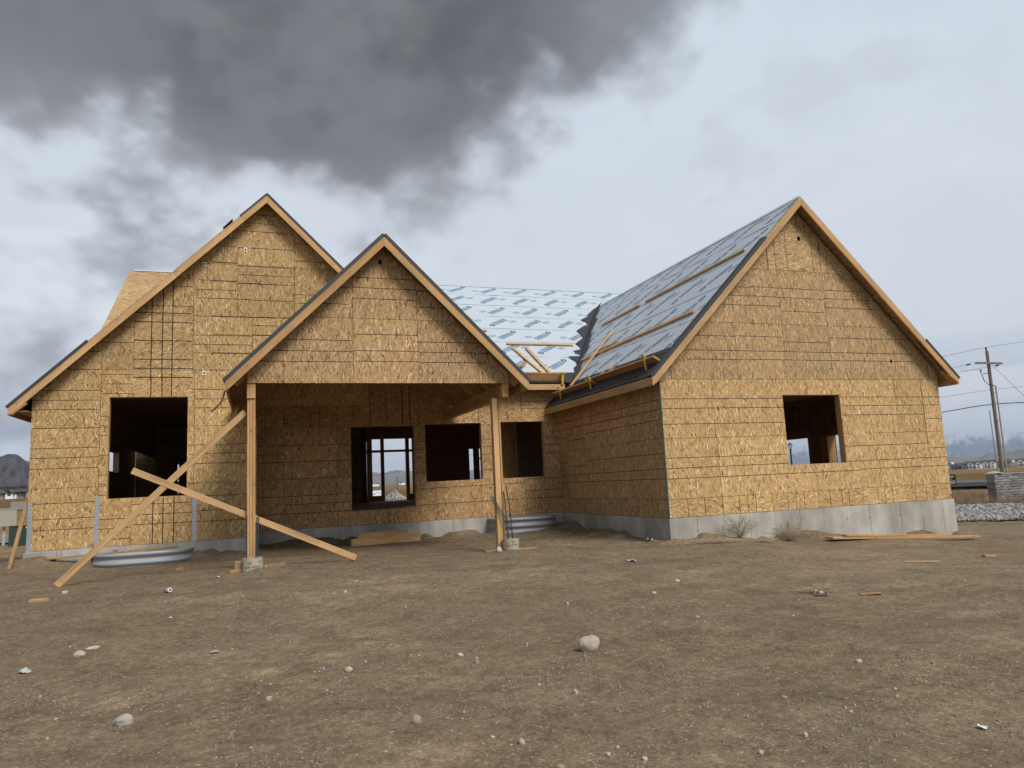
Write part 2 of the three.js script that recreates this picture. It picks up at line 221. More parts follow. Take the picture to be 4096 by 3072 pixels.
const LINES = {"wingFront":[[7.46,1.48,10.34,1.48,1.0],[11.9,1.49,14.74,1.49,1.0],[7.46,1.29,10.35,1.29,1.0],[11.9,1.3,14.74,1.3,1.0],[7.46,0.98,10.34,0.98,1.0],[11.89,1.1,14.2,1.1,1.0],[14.23,0.99,14.76,0.99,1.0],[7.46,0.32,10.32,0.32,1.0],[11.88,0.43,14.2,0.43,1.0],[14.22,0.33,14.72,0.33,1.0],[7.46,0.12,10.34,0.12,1.0],[11.87,0.11,14.72,0.11,1.0],[7.45,-0.08,12.21,-0.08,1.0],[12.21,-0.07,14.73,-0.07,1.0],[7.87,-0.47,7.87,-0.81,1.0],[8.25,-0.47,8.25,-0.82,1.0],[8.66,-0.48,8.66,-0.83,1.0],[9.06,-0.48,9.06,-0.83,1.0],[9.26,-0.48,9.26,-0.83,1.0],[9.45,-0.47,9.45,-0.83,1.0],[10.24,-0.48,10.24,-0.82,1.0],[10.44,-0.48,10.44,-0.82,1.0],[10.65,-0.47,10.65,-0.82,1.0],[11.32,-0.47,11.32,-0.83,1.0],[11.63,-0.47,11.63,-0.83,1.0],[11.82,-0.48,11.82,-0.82,1.0],[12.61,-0.48,12.61,-0.83,1.0],[12.81,-0.47,12.81,-0.83,1.0],[13.02,-0.47,13.02,-0.83,1.0],[13.68,-0.47,13.68,-0.83,1.0],[13.99,-0.47,13.99,-0.83,1.0],[14.2,-0.47,14.2,-0.83,1.0],[13.42,1.87,13.42,1.49,1.0],[14.21,1.89,14.21,0.42,1.0],[7.72,2.16,7.72,1.88,1.0],[14.49,2.3,14.49,1.91,1.0],[14.69,2.2,14.69,1.91,1.0],[11.17,5.57,11.17,5.14,1.0],[11.37,5.57,11.37,5.14,1.0],[11.58,5.37,11.58,5.14,1.0],[10.31,4.74,10.31,4.25,1.0],[10.51,4.93,10.51,4.24,1.0],[10.82,5.12,10.82,4.24,1.0],[11.51,5.13,11.51,4.26,1.0],[11.72,5.13,11.72,4.26,1.0],[11.91,5.04,11.91,4.26,1.0],[9.8,3.85,11.68,3.85,1.0],[11.76,3.86,13.11,3.86,1.0],[9.78,3.65,11.71,3.65,1.0],[11.73,3.67,13.3,3.67,1.0],[9.76,3.45,10.53,3.45,1.0],[10.53,3.35,11.67,3.35,1.0],[11.75,3.47,13.52,3.47,1.0],[9.69,2.78,10.52,2.78,1.0],[10.53,2.68,11.72,2.68,1.0],[11.74,2.79,14.09,2.79,1.0],[9.65,2.47,14.09,2.47,1.0],[9.63,2.29,12.9,2.29,1.0],[12.92,2.29,14.09,2.29,1.0],[9.37,3.83,9.81,3.83,1.0],[9.18,3.64,9.79,3.64,1.0],[8.97,3.44,9.77,3.44,1.0],[8.3,2.77,9.3,2.77,1.0],[9.3,2.78,9.69,2.78,1.0],[8.12,2.47,9.66,2.47,1.0],[8.12,2.28,9.64,2.28,1.0]],"porchGable":[[1.61,3.81,2.79,3.81,1.0],[2.8,3.79,2.92,3.79,1.0],[1.41,3.61,1.58,3.61,1.0],[1.61,3.62,2.8,3.62,1.0],[2.8,3.6,3.04,3.6,1.0],[1.09,3.3,1.56,3.3,1.0],[1.62,3.42,2.79,3.42,1.0],[2.8,3.29,3.35,3.29,1.0],[0.43,2.64,1.61,2.64,1.0],[1.67,2.76,2.79,2.76,1.0],[2.79,2.64,3.95,2.64,1.0],[0.22,2.44,1.62,2.44,1.0],[1.63,2.46,2.8,2.46,1.0],[2.8,2.45,4.13,2.45,1.0],[0.04,2.25,1.62,2.25,1.0],[1.65,2.27,2.79,2.27,1.0],[2.8,2.26,4.12,2.26,1.0]],"leftGable":[[-2.09,4.22,-2.09,2.44,1.6],[-1.88,4.44,-1.88,2.44,1.6],[-1.69,4.64,-1.69,2.44,1.6],[-0.08,6.22,0.39,6.22,1.0],[-0.27,6.02,0.39,6.02,1.0],[-0.45,5.83,0.39,5.83,1.0],[-0.69,5.64,-0.42,5.64,1.0],[-0.85,5.45,-0.42,5.45,1.0],[-0.39,5.44,0.39,5.44,1.0],[-1.21,5.08,-0.42,5.08,1.0],[-0.39,5.02,0.38,5.02,1.0],[-0.39,4.82,0.38,4.82,1.0],[-1.64,4.68,-1.31,4.68,1.0],[-1.81,4.5,-1.31,4.5,1.0],[-1.19,4.66,-0.42,4.66,1.0],[-1.24,4.45,-0.41,4.45,1.0],[-0.39,4.63,0.38,4.63,1.0],[-1.24,4.26,-0.1,4.26,1.0],[-2.27,4.06,-1.3,4.06,1.0],[-1.3,3.86,0.38,3.86,1.0],[-1.29,3.44,-0.1,3.44,1.0],[-0.08,3.47,0.38,3.47,1.0],[-0.08,3.68,0.38,3.68,1.0],[-1.28,3.24,-0.1,3.24,1.0],[-1.28,3.05,-0.11,3.05,1.0],[-1.28,2.68,-0.55,2.68,1.0],[-2.41,3.9,-1.3,3.9,1.6],[-2.41,3.7,-1.3,3.7,1.6],[-2.41,3.3,-1.3,3.3,1.6],[-2.4,2.9,-1.29,2.9,1.6],[-2.4,2.71,-1.29,2.71,1.6],[-2.41,2.52,-1.29,2.52,1.6],[-2.71,3.58,-2.41,3.58,1.0],[-3.01,3.25,-2.42,3.25,1.0],[-3.26,3.05,-3.02,3.05,1.0],[-3.63,2.68,-3.02,2.68,1.0],[-3.01,2.58,-2.41,2.58,1.0],[-2.08,2.57,-2.08,2.12,1.6],[-1.87,2.57,-1.87,2.12,1.6],[-1.69,2.57,-1.69,2.12,1.6],[-2.39,2.52,-1.29,2.52,1.6],[-2.99,2.38,-2.41,2.38,1.0],[-2.99,2.18,-2.4,2.18,1.0],[-4.08,2.25,-3.02,2.25,1.0],[-4.19,2.05,-3.02,2.05,1.0],[-4.21,1.86,-3.02,1.86,1.0],[-1.29,2.26,-0.56,2.26,1.0],[-1.26,2.06,-0.51,2.06,1.0],[-1.26,1.87,-0.45,1.87,1.0],[-4.21,1.49,-3.02,1.49,1.0],[-4.19,1.09,-3.01,1.09,1.0],[-4.19,0.9,-3.01,0.9,1.0],[-4.19,0.69,-3.01,0.69,1.0],[-1.2,1.09,-0.23,1.09,1.0],[-1.21,0.9,-0.23,0.9,1.0],[-1.2,0.7,-0.23,0.7,1.0],[-2.99,1.72,-2.85,1.72,1.0],[-2.99,1.52,-2.85,1.52,1.0],[-2.99,1.33,-2.85,1.33,1.0],[-2.99,0.93,-2.85,0.93,1.0],[-2.99,0.53,-2.85,0.53,1.0],[-2.99,0.34,-2.85,0.34,1.0],[-2.99,0.13,-2.85,0.13,1.0],[-1.35,1.08,-1.22,1.08,1.0],[-1.34,0.89,-1.21,0.89,1.0],[-1.34,0.69,-1.21,0.69,1.0],[-1.34,0.29,-1.21,0.29,1.0],[-4.1,0.01,-3.06,0.01,1.0],[-4.1,-0.29,-3.05,-0.29,1.0],[-4.09,-0.5,-3.04,-0.5,1.0],[-2.39,-0.09,-1.24,-0.09,1.0],[-2.33,-0.3,-1.25,-0.3,1.0],[-2.35,-0.49,-1.25,-0.49,1.0],[-2.96,-0.35,-2.41,-0.35,1.0],[-2.96,-0.54,-2.4,-0.54,1.0],[-2.95,-0.75,-2.4,-0.75,1.0],[-2.0,-0.01,-2.0,-0.89,1.6],[-1.81,0.02,-1.81,-0.89,1.6],[-1.61,0.03,-1.61,-0.88,1.6],[-1.17,0.02,-0.23,0.02,1.0],[-1.18,-0.28,-0.23,-0.28,1.0],[-1.18,-0.5,-0.23,-0.5,1.0],[-0.44,5.83,0.78,5.83,1.0],[-0.92,5.64,-0.42,5.64,1.0],[-0.4,5.44,0.79,5.44,1.0],[0.81,5.6,1.1,5.6,1.0],[-0.92,5.07,-0.41,5.07,1.0],[-0.39,5.02,0.79,5.02,1.0],[0.8,5.2,1.52,5.2,1.0],[-0.91,4.65,-0.42,4.65,1.0],[-0.39,4.82,0.79,4.82,1.0],[-0.39,4.62,0.79,4.62,1.0],[-0.91,4.26,-0.1,4.26,1.0],[-0.1,4.25,0.8,4.25,1.0],[0.81,4.42,1.29,4.42,1.0],[0.81,4.22,1.09,4.22,1.0],[-0.1,3.87,0.71,3.87,1.0],[-0.91,3.87,-0.1,3.87,1.0],[-0.1,3.68,0.48,3.68,1.0],[-0.9,3.46,0.27,3.46,1.0],[-0.9,3.24,-0.1,3.24,1.0],[-0.9,3.06,-0.1,3.06,1.0],[-0.9,2.68,-0.55,2.68,1.0]],"porchBack":[[0.18,2.01,0.18,1.5,1.0],[0.58,2.37,0.58,1.47,1.0],[0.99,2.41,0.99,1.48,1.0],[1.18,2.41,1.18,1.48,1.0],[1.38,2.41,1.38,1.48,1.0],[2.17,2.41,2.17,1.5,1.0],[2.56,2.41,2.56,1.51,1.0],[2.95,2.41,2.95,1.51,1.0],[3.35,2.41,3.35,1.52,1.0],[3.52,2.41,3.52,1.51,1.0],[0.01,1.08,2.09,1.08,1.0],[0.01,0.88,0.58,0.88,1.0],[0.01,0.7,2.1,0.7,1.0],[0.03,0.31,2.09,0.31,1.0],[0.03,-0.08,2.08,-0.08,1.0],[0.6,-0.27,2.08,-0.27,1.0],[0.03,-0.47,2.08,-0.47,1.0],[2.95,-0.5,2.95,-0.83,1.0],[3.65,1.09,3.89,1.09,1.0],[3.64,0.9,3.89,0.9,1.0],[3.64,0.71,3.88,0.71,1.0],[3.63,0.33,3.88,0.33,1.0],[3.63,-0.06,4.12,-0.06,1.0],[4.12,-0.04,5.28,-0.04,1.0],[5.28,-0.03,6.42,-0.03,1.0],[3.63,-0.44,4.12,-0.44,1.0],[4.12,-0.43,6.4,-0.43,1.0],[6.48,0.07,7.44,0.07,1.0],[6.46,-0.23,7.46,-0.23,1.0],[6.46,-0.42,7.45,-0.42,1.0],[6.43,2.06,7.21,2.06,1.0],[6.42,1.88,7.17,1.88,1.0],[7.07,1.12,7.43,1.12,1.0],[7.06,0.93,7.44,0.93,1.0],[7.07,0.73,7.44,0.73,1.0],[5.35,1.11,5.62,1.11,1.0],[5.36,0.92,5.62,0.92,1.0],[5.35,0.73,5.62,0.73,1.0],[5.35,0.35,5.61,0.35,1.0],[6.43,2.3,6.43,1.87,1.0],[3.34,2.49,3.34,1.53,1.0],[3.53,2.49,3.53,1.52,1.0],[3.73,2.44,3.73,1.52,1.0],[4.11,1.62,4.11,1.54,1.0],[4.51,1.67,4.51,1.55,1.0],[4.89,1.71,4.89,1.56,1.0],[5.27,1.75,5.27,1.56,1.0],[6.04,2.14,6.04,1.56,1.0]],"wingLeft":[[17.44,1.47,12.35,1.47,1.0],[17.45,1.28,12.33,1.28,1.0],[15.78,1.08,12.31,1.08,1.0],[17.48,1.07,16.94,1.07,1.0],[16.91,0.97,15.8,0.97,1.0],[17.44,0.42,16.92,0.42,1.0],[16.91,0.32,15.78,0.32,1.0],[15.77,0.42,12.34,0.42,1.0],[17.4,0.12,12.31,0.12,1.0],[17.4,-0.07,12.31,-0.07,1.0],[17.07,-0.47,17.07,-0.82,1.0],[16.52,-0.47,16.52,-0.82,1.0],[16.34,-0.47,16.34,-0.83,1.0],[16.02,-0.46,16.02,-0.82,1.0],[15.39,-0.47,15.39,-0.82,1.0],[15.21,-0.47,15.21,-0.82,1.0],[15.01,-0.47,15.01,-0.82,1.0],[14.21,-0.46,14.21,-0.82,1.0],[13.44,-0.46,13.44,-0.81,1.0],[13.05,-0.46,13.05,-0.81,1.0],[12.85,-0.46,12.85,-0.81,1.0],[12.67,-0.46,12.67,-0.81,1.0]]};
const vertical = (x, y) => [Math.PI / 2, 0.75], mixed = () => [Math.PI / 2, 1.25], flat = () => [0, 0.38];
const T = {
  wood: woodTexture(11), concrete: concreteTexture(), shingle: shingleTexture(), underA: underlaymentTexture(5),
  deck: osbTexture(0, 0, 4.8, 4.8, 210, flat, [[0, 0.8, 4.8, 0.8, 0.8], [0, 2, 4.8, 2, 0.8], [0, 3.2, 4.8, 3.2, 0.8]], 9, true),
  wingFront: osbTexture(7.43, -0.84, 14.76, 5.85, 279, (x, y) => (y < -0.47 ? [0, 1.1] : y > 4.25 ? [0.1, 1.0] : [Math.PI / 2 + 0.12, 0.72]), LINES.wingFront, 101),
  wingSide: osbTexture(12.28, -0.84, 17.5, 2.0, 279, (x, y) => (y < -0.46 ? [Math.PI / 2, 0.7] : [Math.PI / 2 + 0.2, 0.5]), LINES.wingLeft, 102),
  porchGable: osbTexture(-0.2, 1.85, 4.56, 4.55, 279, (x, y) => [Math.PI / 2, 0.8], LINES.porchGable, 103),
  porchBack: osbTexture(-0.02, -0.84, 7.47, 2.62, 273, (x, y) => (y > 1.48 ? [0, 1.0] : [Math.PI / 2, 1.0]), LINES.porchBack, 104),
  leftGable: osbTexture(-4.22, -0.91, 2.4, 6.62, 272, (x, y) => (x > -2.45 && x < -1.25 && y > 2 && y < 3.9 ? [0.4, 1.5] : [Math.PI / 2, y < 2.6 ? 1.15 : 0.9]), LINES.leftGable, 105),
};
const [dirtMap, dirtBump] = dirtTextures();

// ---------------------------------------------------------------- materials
const col = (r, g, b) => new THREE.Color().setRGB(r, g, b);
const std = (o) => new THREE.MeshStandardMaterial({ roughness: 0.85, metalness: 0, ...o });
const tints = (map, list, o = {}) => list.map(([r, g, b]) => std({ map, color: col(r, g, b), ...o }));
const M = {
  wood: tints(T.wood, [[0.86, 0.80, 0.74], [0.92, 0.86, 0.80], [0.80, 0.72, 0.64], [0.95, 0.84, 0.72], [0.86, 0.74, 0.62]], { roughness: 0.8 }),
  oldWood: tints(T.wood, [[0.62, 0.55, 0.50], [0.55, 0.50, 0.46]], { roughness: 0.9 }),
  framing: tints(T.wood, [[0.82, 0.72, 0.62], [0.78, 0.70, 0.60]], { roughness: 0.9 }),
  shingle: tints(T.shingle, [[0.9, 0.9, 0.92], [0.7, 0.71, 0.74], [1.1, 1.1, 1.1]], { roughness: 0.92 }),
  edge: std({ color: col(0.035, 0.038, 0.043), roughness: 0.65 }),
  membrane: std({ color: col(0.022, 0.022, 0.024), roughness: 0.55, side: THREE.DoubleSide }),
  under: std({ map: T.underA, roughness: 0.62, color: col(0.78, 0.81, 0.84), side: THREE.DoubleSide }),
  deck: tints(T.deck, [[0.95, 0.92, 0.88], [0.86, 0.83, 0.80]]),
  sheath: tints(T.deck, [[0.90, 0.86, 0.80]]),
  concrete: tints(T.concrete, [[0.90, 0.90, 0.89], [0.88, 0.88, 0.88], [0.92, 0.915, 0.90]], { roughness: 0.93 }),
  steel: std({ color: col(0.44, 0.46, 0.48), metalness: 0.5, roughness: 0.5 }),
  strap: std({ color: col(0.46, 0.50, 0.54), metalness: 0.65, roughness: 0.45 }),
  rebar: std({ color: col(0.03, 0.042, 0.04), roughness: 0.6 }),
  yellow: std({ color: col(0.55, 0.36, 0.03), roughness: 0.5 }),
  green: std({ color: col(0.02, 0.09, 0.08), roughness: 0.6 }),
  ink: std({ color: col(0.03, 0.03, 0.035), roughness: 1 }),
};
const pick = (a) => a[Math.floor(R() * a.length)];
// ---------------------------------------------------------------- helpers
const V = (x, y, z) => new THREE.Vector3(x, y, z);
const taken = new Map();
function numbered(n) { const k = taken.get(n) ?? 0; taken.set(n, k + 1); return k ? `${n}_${String(k).padStart(3, '0')}` : n; }
function shadows(o) { o.traverse((m) => { if (m.isMesh) { m.castShadow = true; m.receiveShadow = true; } }); return o; }
function part(name, geo, m, parent, label) { const o = new THREE.Mesh(geo, m); o.name = name; if (label) o.userData.label = label; parent.add(o); o.castShadow = o.receiveShadow = true; return o; }
function sub(name, parent, label) { const g = new THREE.Group(); g.name = name; if (label) g.userData.label = label; parent.add(g); return g; }
function thing(name, label, category, p = [0, 0, 0], turn = 0, group) {
  const o = new THREE.Group(); o.name = numbered(name); o.position.set(...p); o.rotation.y = turn; o.userData = { label, category }; if (group) o.userData.group = group; scene.add(o); return o;
}
function single(name, geo, m, label, category, p = [0, 0, 0], group) {
  const o = new THREE.Mesh(geo, m); o.name = numbered(name); o.position.set(...p); o.userData = { label, category }; if (group) o.userData.group = group; o.castShadow = o.receiveShadow = true; scene.add(o); return o;
}
function structure(name, geo, m) { const o = new THREE.Mesh(geo, m); o.name = numbered(name); o.userData = { kind: 'structure' }; o.castShadow = o.receiveShadow = true; scene.add(o); return o; }
function stuff(o, name, label, category) { o.name = numbered(name); o.userData = { kind: 'stuff', label, category }; o.castShadow = o.receiveShadow = true; scene.add(o); return o; }

function geoFrom(pos, uv, idx) {
  const g = new THREE.BufferGeometry(); g.setAttribute('position', new THREE.Float32BufferAttribute(pos, 3)); g.setAttribute('uv', new THREE.Float32BufferAttribute(uv, 2)); if (idx) g.setIndex(idx);
  const f = idx ? g.toNonIndexed() : g; f.computeVertexNormals(); return f;
}
// convex polygon in a plane, extruded by t along -n (its face on top). uvf(point) gives uv
function slab(pts, n, t, uvf) {
  const pos = [], uv = [], N = pts.length, put = (...ps) => ps.forEach((p) => { pos.push(p.x, p.y, p.z); uv.push(...uvf(p)); });
  const lo = pts.map((p) => p.clone().addScaledVector(n, -t));
  const a = pts[1].clone().sub(pts[0]).cross(pts[2].clone().sub(pts[0])), flip = a.dot(n) < 0;
  const tri = (p, q, r) => (flip ? put(p, r, q) : put(p, q, r));
  for (let i = 1; i < N - 1; i++) { tri(pts[0], pts[i], pts[i + 1]); tri(lo[0], lo[i + 1], lo[i]); }
  for (let i = 0; i < N; i++) { const j = (i + 1) % N; tri(pts[i], lo[i], lo[j]); tri(pts[i], lo[j], pts[j]); }
  return geoFrom(pos, uv);
}
// clip a 2-D polygon by the half plane a*x + b*y <= c
function clipPoly(p, a, b, c) {
  const o = [];
  for (let i = 0; i < p.length; i++) {
    const A = p[i], B = p[(i + 1) % p.length], da = a * A[0] + b * A[1] - c, db = a * B[0] + b * B[1] - c;
    if (da <= 0) o.push(A);
    if ((da < 0 && db > 0) || (da > 0 && db < 0)) { const k = da / (da - db); o.push([A[0] + (B[0] - A[0]) * k, A[1] + (B[1] - A[1]) * k]); }
  }
  return o;
}
// a sawn board from a to b: width along `wide`, thickness across; softly arrised edges
function boardGeo(L, W, H) {
  const c = Math.min(0.004, H * 0.12), w = W / 2, h = H / 2, ring = [[-w + c, -h], [w - c, -h], [w, -h + c], [w, h - c], [w - c, h], [-w + c, h], [-w, h - c], [-w, -h + c]];
  const pos = [], uv = [], u0 = R() * 2.3, v0 = R(), s = 1 / 2.4, sv = 1 / 0.6; let acc = 0;
  for (let i = 0; i < 8; i++) {
    const A = ring[i], B = ring[(i + 1) % 8], d = Math.hypot(B[0] - A[0], B[1] - A[1]), va = v0 + acc * sv, vb = v0 + (acc + d) * sv; acc += d;
    pos.push(0, A[0], A[1], L, A[0], A[1], L, B[0], B[1], 0, A[0], A[1], L, B[0], B[1], 0, B[0], B[1]);
    uv.push(u0, va, u0 + L * s, va, u0 + L * s, vb, u0, va, u0 + L * s, vb, u0, vb);
  }
  for (const [x, sg] of [[0, 1], [L, -1]]) for (let i = 1; i < 7; i++) { const t = [ring[0], ring[i], ring[i + 1]]; if (sg > 0) t.reverse(); for (const p of t) { pos.push(x, p[0], p[1]); uv.push(u0 + p[1] * 0.35, v0 + p[0] * 1.5); } }
  const g = geoFrom(pos, uv); return g;
}
function orient(geo, a, b, wide) {
  const X = b.clone().sub(a).normalize(), Z = X.clone().cross(wide).normalize(), Y = Z.clone().cross(X);
  const m = new THREE.Matrix4().makeBasis(X, Y, Z).setPosition(a); geo.applyMatrix4(m); return geo;
}
// a board between two points (centre line), W measured along `wide`
const plank = (a, b, W, H, wide) => orient(boardGeo(a.distanceTo(b), W, H), a, b, wide);
function tube(pts, r, seg = 24, rad = 6) { return new THREE.TubeGeometry(new THREE.CatmullRomCurve3(pts), seg, r, rad, false); }
function strut(a, b, r0, r1 = r0, rad = 8) { const L = a.distanceTo(b), g = new THREE.CylinderGeometry(r1, r0, L, rad, 1); g.translate(0, L / 2, 0); g.applyQuaternion(new THREE.Quaternion().setFromUnitVectors(V(0, 1, 0), b.clone().sub(a).normalize())); g.translate(a.x, a.y, a.z); return g; }
function box(x0, x1, y0, y1, z0, z1, s = 0.4) {                      // uv in metres times s
  const g = new THREE.BoxGeometry(x1 - x0, y1 - y0, z1 - z0); g.translate((x0 + x1) / 2, (y0 + y1) / 2, (z0 + z1) / 2);
  const p = g.attributes.position, n = g.attributes.normal, uv = g.attributes.uv;
  for (let i = 0; i < p.count; i++) { const ax = Math.abs(n.getX(i)), ay = Math.abs(n.getY(i)); uv.setXY(i, (ax > 0.5 ? p.getZ(i) : p.getX(i)) * s, (ay > 0.5 ? p.getZ(i) : p.getY(i)) * s); }
  return g;
}
const merge = (list) => mergeGeometries(list.map((g) => (g.index ? g.toNonIndexed() : g)).map((g) => { for (const k of Object.keys(g.attributes)) if (!['position', 'normal', 'uv'].includes(k)) g.deleteAttribute(k); return g; }));

// ---- lie of the land
const CP = [[0, 0, -1.50], [4, -2, -1.47], [-4, -3, -1.47], [8, -3, -1.5], [0, -6, -1.40], [6, -6, -1.42], [-4, -8, -1.34], [-0.1, -12.4, -1.22], [4.4, -13.3, -1.27], [-4, -16.5, -1.13], [-8, -14, -1.15], [0, -17.3, -1.17], [3.5, -17.4, -1.21], [7.4, -17.4, -1.17], [7.43, -12.3, -1.26], [10.5, -12, -1.42], [14.7, -12.3, -1.61], [12, -8, -1.55], [18, -14, -1.72], [18, -8, -1.75], [-2.1, -15.3, -1.265]];
function lotY(x, z) { let s = 0, w = 0; for (const [a, b, y] of CP) { const d = (x - a) ** 2 + (z - b) ** 2 + 1.5, k = 1 / (d * d); s += k * y; w += k; } return s / w; }
// far country: slope seen from the lot (height / distance), by direction
const FARL = [[18, -0.067], [30, -0.043], [60, -0.018], [150, -0.0035], [250, 0.008], [1000, 0.018], [3000, 0.026], [12000, 0.012]];
const FARC = [[18, -0.067], [30, -0.044], [70, -0.0165], [90, -0.0125], [250, -0.003], [1500, 0.003], [4000, 0.007], [12000, 0.004]];
const FARR = [[18, -0.094], [27, -0.0704], [40, -0.0515], [50, -0.0437], [68, -0.0335], [80, -0.0308], [98, -0.0247], [200, -0.0155], [900, -0.0096], [3000, -0.003], [12000, 0.001]];
function farY(x, z) {
  const d = Math.hypot(x, z), az = Math.abs(Math.atan2(x, -z) * 180 / Math.PI) > 110 ? 10 : Math.atan2(x, -z) * 180 / Math.PI;
  const l = lut(FARL, d), c = lut(FARC, d), r = lut(FARR, d);
  return d * (az < 10 ? mix(l, c, sst(-15, 9, az)) : mix(c, r, sst(11, 44, az)));
}
function groundY(x, z) { const d = Math.hypot(x, z), k = sst(17, 27, d); return k <= 0 ? lotY(x, z) : k >= 1 ? farY(x, z) : mix(lotY(x, z), farY(x, z), k); }
// ---------------------------------------------------------------- the house
const house = thing('house', 'unfinished house sheathed in bare strand board, with three gables and a posted porch', 'house');
const EX = V(1, 0, 0), EY = V(0, 1, 0), EZ = V(0, 0, 1);

// sheathing panels: rects [x0, x1, y0, y1] cut to the wall outline (half planes) and round the openings
function sheathe(parent, tex, rects, halfplanes, openings, frame, matOf) {
  const { x0, y0, x1, y1 } = tex.userData, gap = 0.0035;
  for (const rc of rects) {
    const xs = [rc[0] + gap, rc[1] - gap], ys = [rc[2] + gap, rc[3] - gap];
    for (const o of openings) { for (const x of [o[0], o[1]]) if (x > xs[0] && x < rc[1] - gap) xs.push(x); for (const y of [o[2], o[3]]) if (y > ys[0] && y < rc[3] - gap) ys.push(y); }
    xs.sort((a, b) => a - b); ys.sort((a, b) => a - b);
    const proud = rr(0, 0.003), geos = [];
    for (let i = 0; i + 1 < xs.length; i++) for (let j = 0; j + 1 < ys.length; j++) {
      const cx = (xs[i] + xs[i + 1]) / 2, cy = (ys[j] + ys[j + 1]) / 2;
      if (openings.some((o) => cx > o[0] && cx < o[1] && cy > o[2] && cy < o[3])) continue;
      let p = [[xs[i], ys[j]], [xs[i + 1], ys[j]], [xs[i + 1], ys[j + 1]], [xs[i], ys[j + 1]]];
      for (const [a, b, c] of halfplanes) { p = clipPoly(p, a, b, c); if (p.length < 3) break; }
      if (p.length < 3) continue;
      let area = 0; for (let k = 0; k < p.length; k++) { const A = p[k], B = p[(k + 1) % p.length]; area += A[0] * B[1] - A[1] * B[0]; } if (Math.abs(area) < 2e-4) continue;
      geos.push(slab(p.map(([x, y]) => frame.at(x, y, 0.011 + proud)), frame.n, 0.011, (P) => { const [u, v] = frame.uv(P); return [(u - x0) / (x1 - x0), (v - y0) / (y1 - y0)]; }));
    }
    if (geos.length) part('osb_panel', geos.length > 1 ? mergeGeometries(geos) : geos[0], matOf(rc), parent);
  }
}
const frameZ = (z) => ({ at: (x, y, d) => V(x, y, z + d), n: EZ, uv: (P) => [P.x, P.y] });
const frameX = (x, s) => ({ at: (d, y, k) => V(x + s * k, y, -d), n: V(s, 0, 0), uv: (P) => [-P.z, P.y] });
// rows: [y0, y1, [x seams]]
const rows = (list) => list.flatMap(([a, b, xs]) => xs.slice(1).map((x, i) => [xs[i], x, a, b]));
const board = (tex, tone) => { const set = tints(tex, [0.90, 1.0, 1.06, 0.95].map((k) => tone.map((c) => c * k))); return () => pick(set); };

// --- wing gable wall
const WF = sub('wing_gable_wall', house);
{
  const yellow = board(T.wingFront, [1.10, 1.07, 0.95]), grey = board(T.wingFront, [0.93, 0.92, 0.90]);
  sheathe(WF, T.wingFront, rows([
    [-0.82, -0.47, [7.447, 8.66, 9.86, 11.02, 12.21, 13.4, 14.736]], [-0.47, 0.70, [7.447, 8.66, 11.02, 13.4, 14.24, 14.736]], [0.70, 1.876, [7.447, 8.64, 11.0, 13.41, 14.21, 14.736]],
    [1.876, 3.06, [7.447, 7.72, 9.31, 10.51, 11.74, 12.91, 14.49, 14.736]], [3.06, 4.25, [7.447, 9.31, 10.51, 11.74, 12.91, 14.2]], [4.25, 5.14, [9.6, 10.3, 11.72, 12.8]], [5.14, 5.9, [10.3, 11.9]]]),
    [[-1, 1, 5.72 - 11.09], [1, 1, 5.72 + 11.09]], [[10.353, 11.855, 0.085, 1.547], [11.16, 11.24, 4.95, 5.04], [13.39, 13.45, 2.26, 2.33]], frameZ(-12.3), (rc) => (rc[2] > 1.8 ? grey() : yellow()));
}
// --- wing side wall (faces the porch)
const WS = sub('wing_side_wall', house);
{
  const tan = board(T.wingSide, [0.95, 0.90, 0.85]);
  sheathe(WS, T.wingSide, rows([[-0.82, -0.46, [12.29, 13.5, 14.7, 15.9, 17.1, 17.447]], [-0.46, 0.72, [12.29, 13.69, 15.85, 16.97, 17.447]], [0.72, 1.95, [12.29, 13.69, 15.85, 16.97, 17.447]]]), [], [], frameX(7.447, -1), tan);
}
// --- porch gable
const PG = sub('porch_gable', house);
{
  const grey = board(T.porchGable, [0.90, 0.87, 0.85]);
  sheathe(PG, T.porchGable, rows([[1.872, 3.05, [-0.158, 0.43, 1.62, 2.79, 3.94, 4.519]], [3.05, 4.25, [0.6, 1.62, 2.79, 3.8]], [4.25, 4.6, [1.7, 2.7]]]), [[-1, 1, 4.42 - 2.17], [1, 1, 4.42 + 2.17]], [[2.095, 2.165, 4.08, 4.165]], frameZ(-12.9), grey);
}
// --- porch back wall
const PB = sub('porch_wall', house);
{
  const tan = board(T.porchBack, [0.96, 0.89, 0.82]);
  sheathe(PB, T.porchBack, rows([[-0.82, 0.31, [0.0, 0.58, 1.78, 2.95, 4.12, 5.28, 6.44, 7.447]], [0.31, 1.48, [0.0, 0.58, 1.78, 2.95, 4.12, 5.28, 6.44, 7.447]], [1.48, 2.6, [0.0, 0.58, 1.78, 2.95, 4.12, 5.28, 6.44, 7.75]]]), [],
    [[2.099, 3.619, -0.491, 1.493], [3.892, 5.328, 0.108, 1.529], [5.633, 7.022, 0.11, 1.541]], frameZ(-17.46), tan);
}
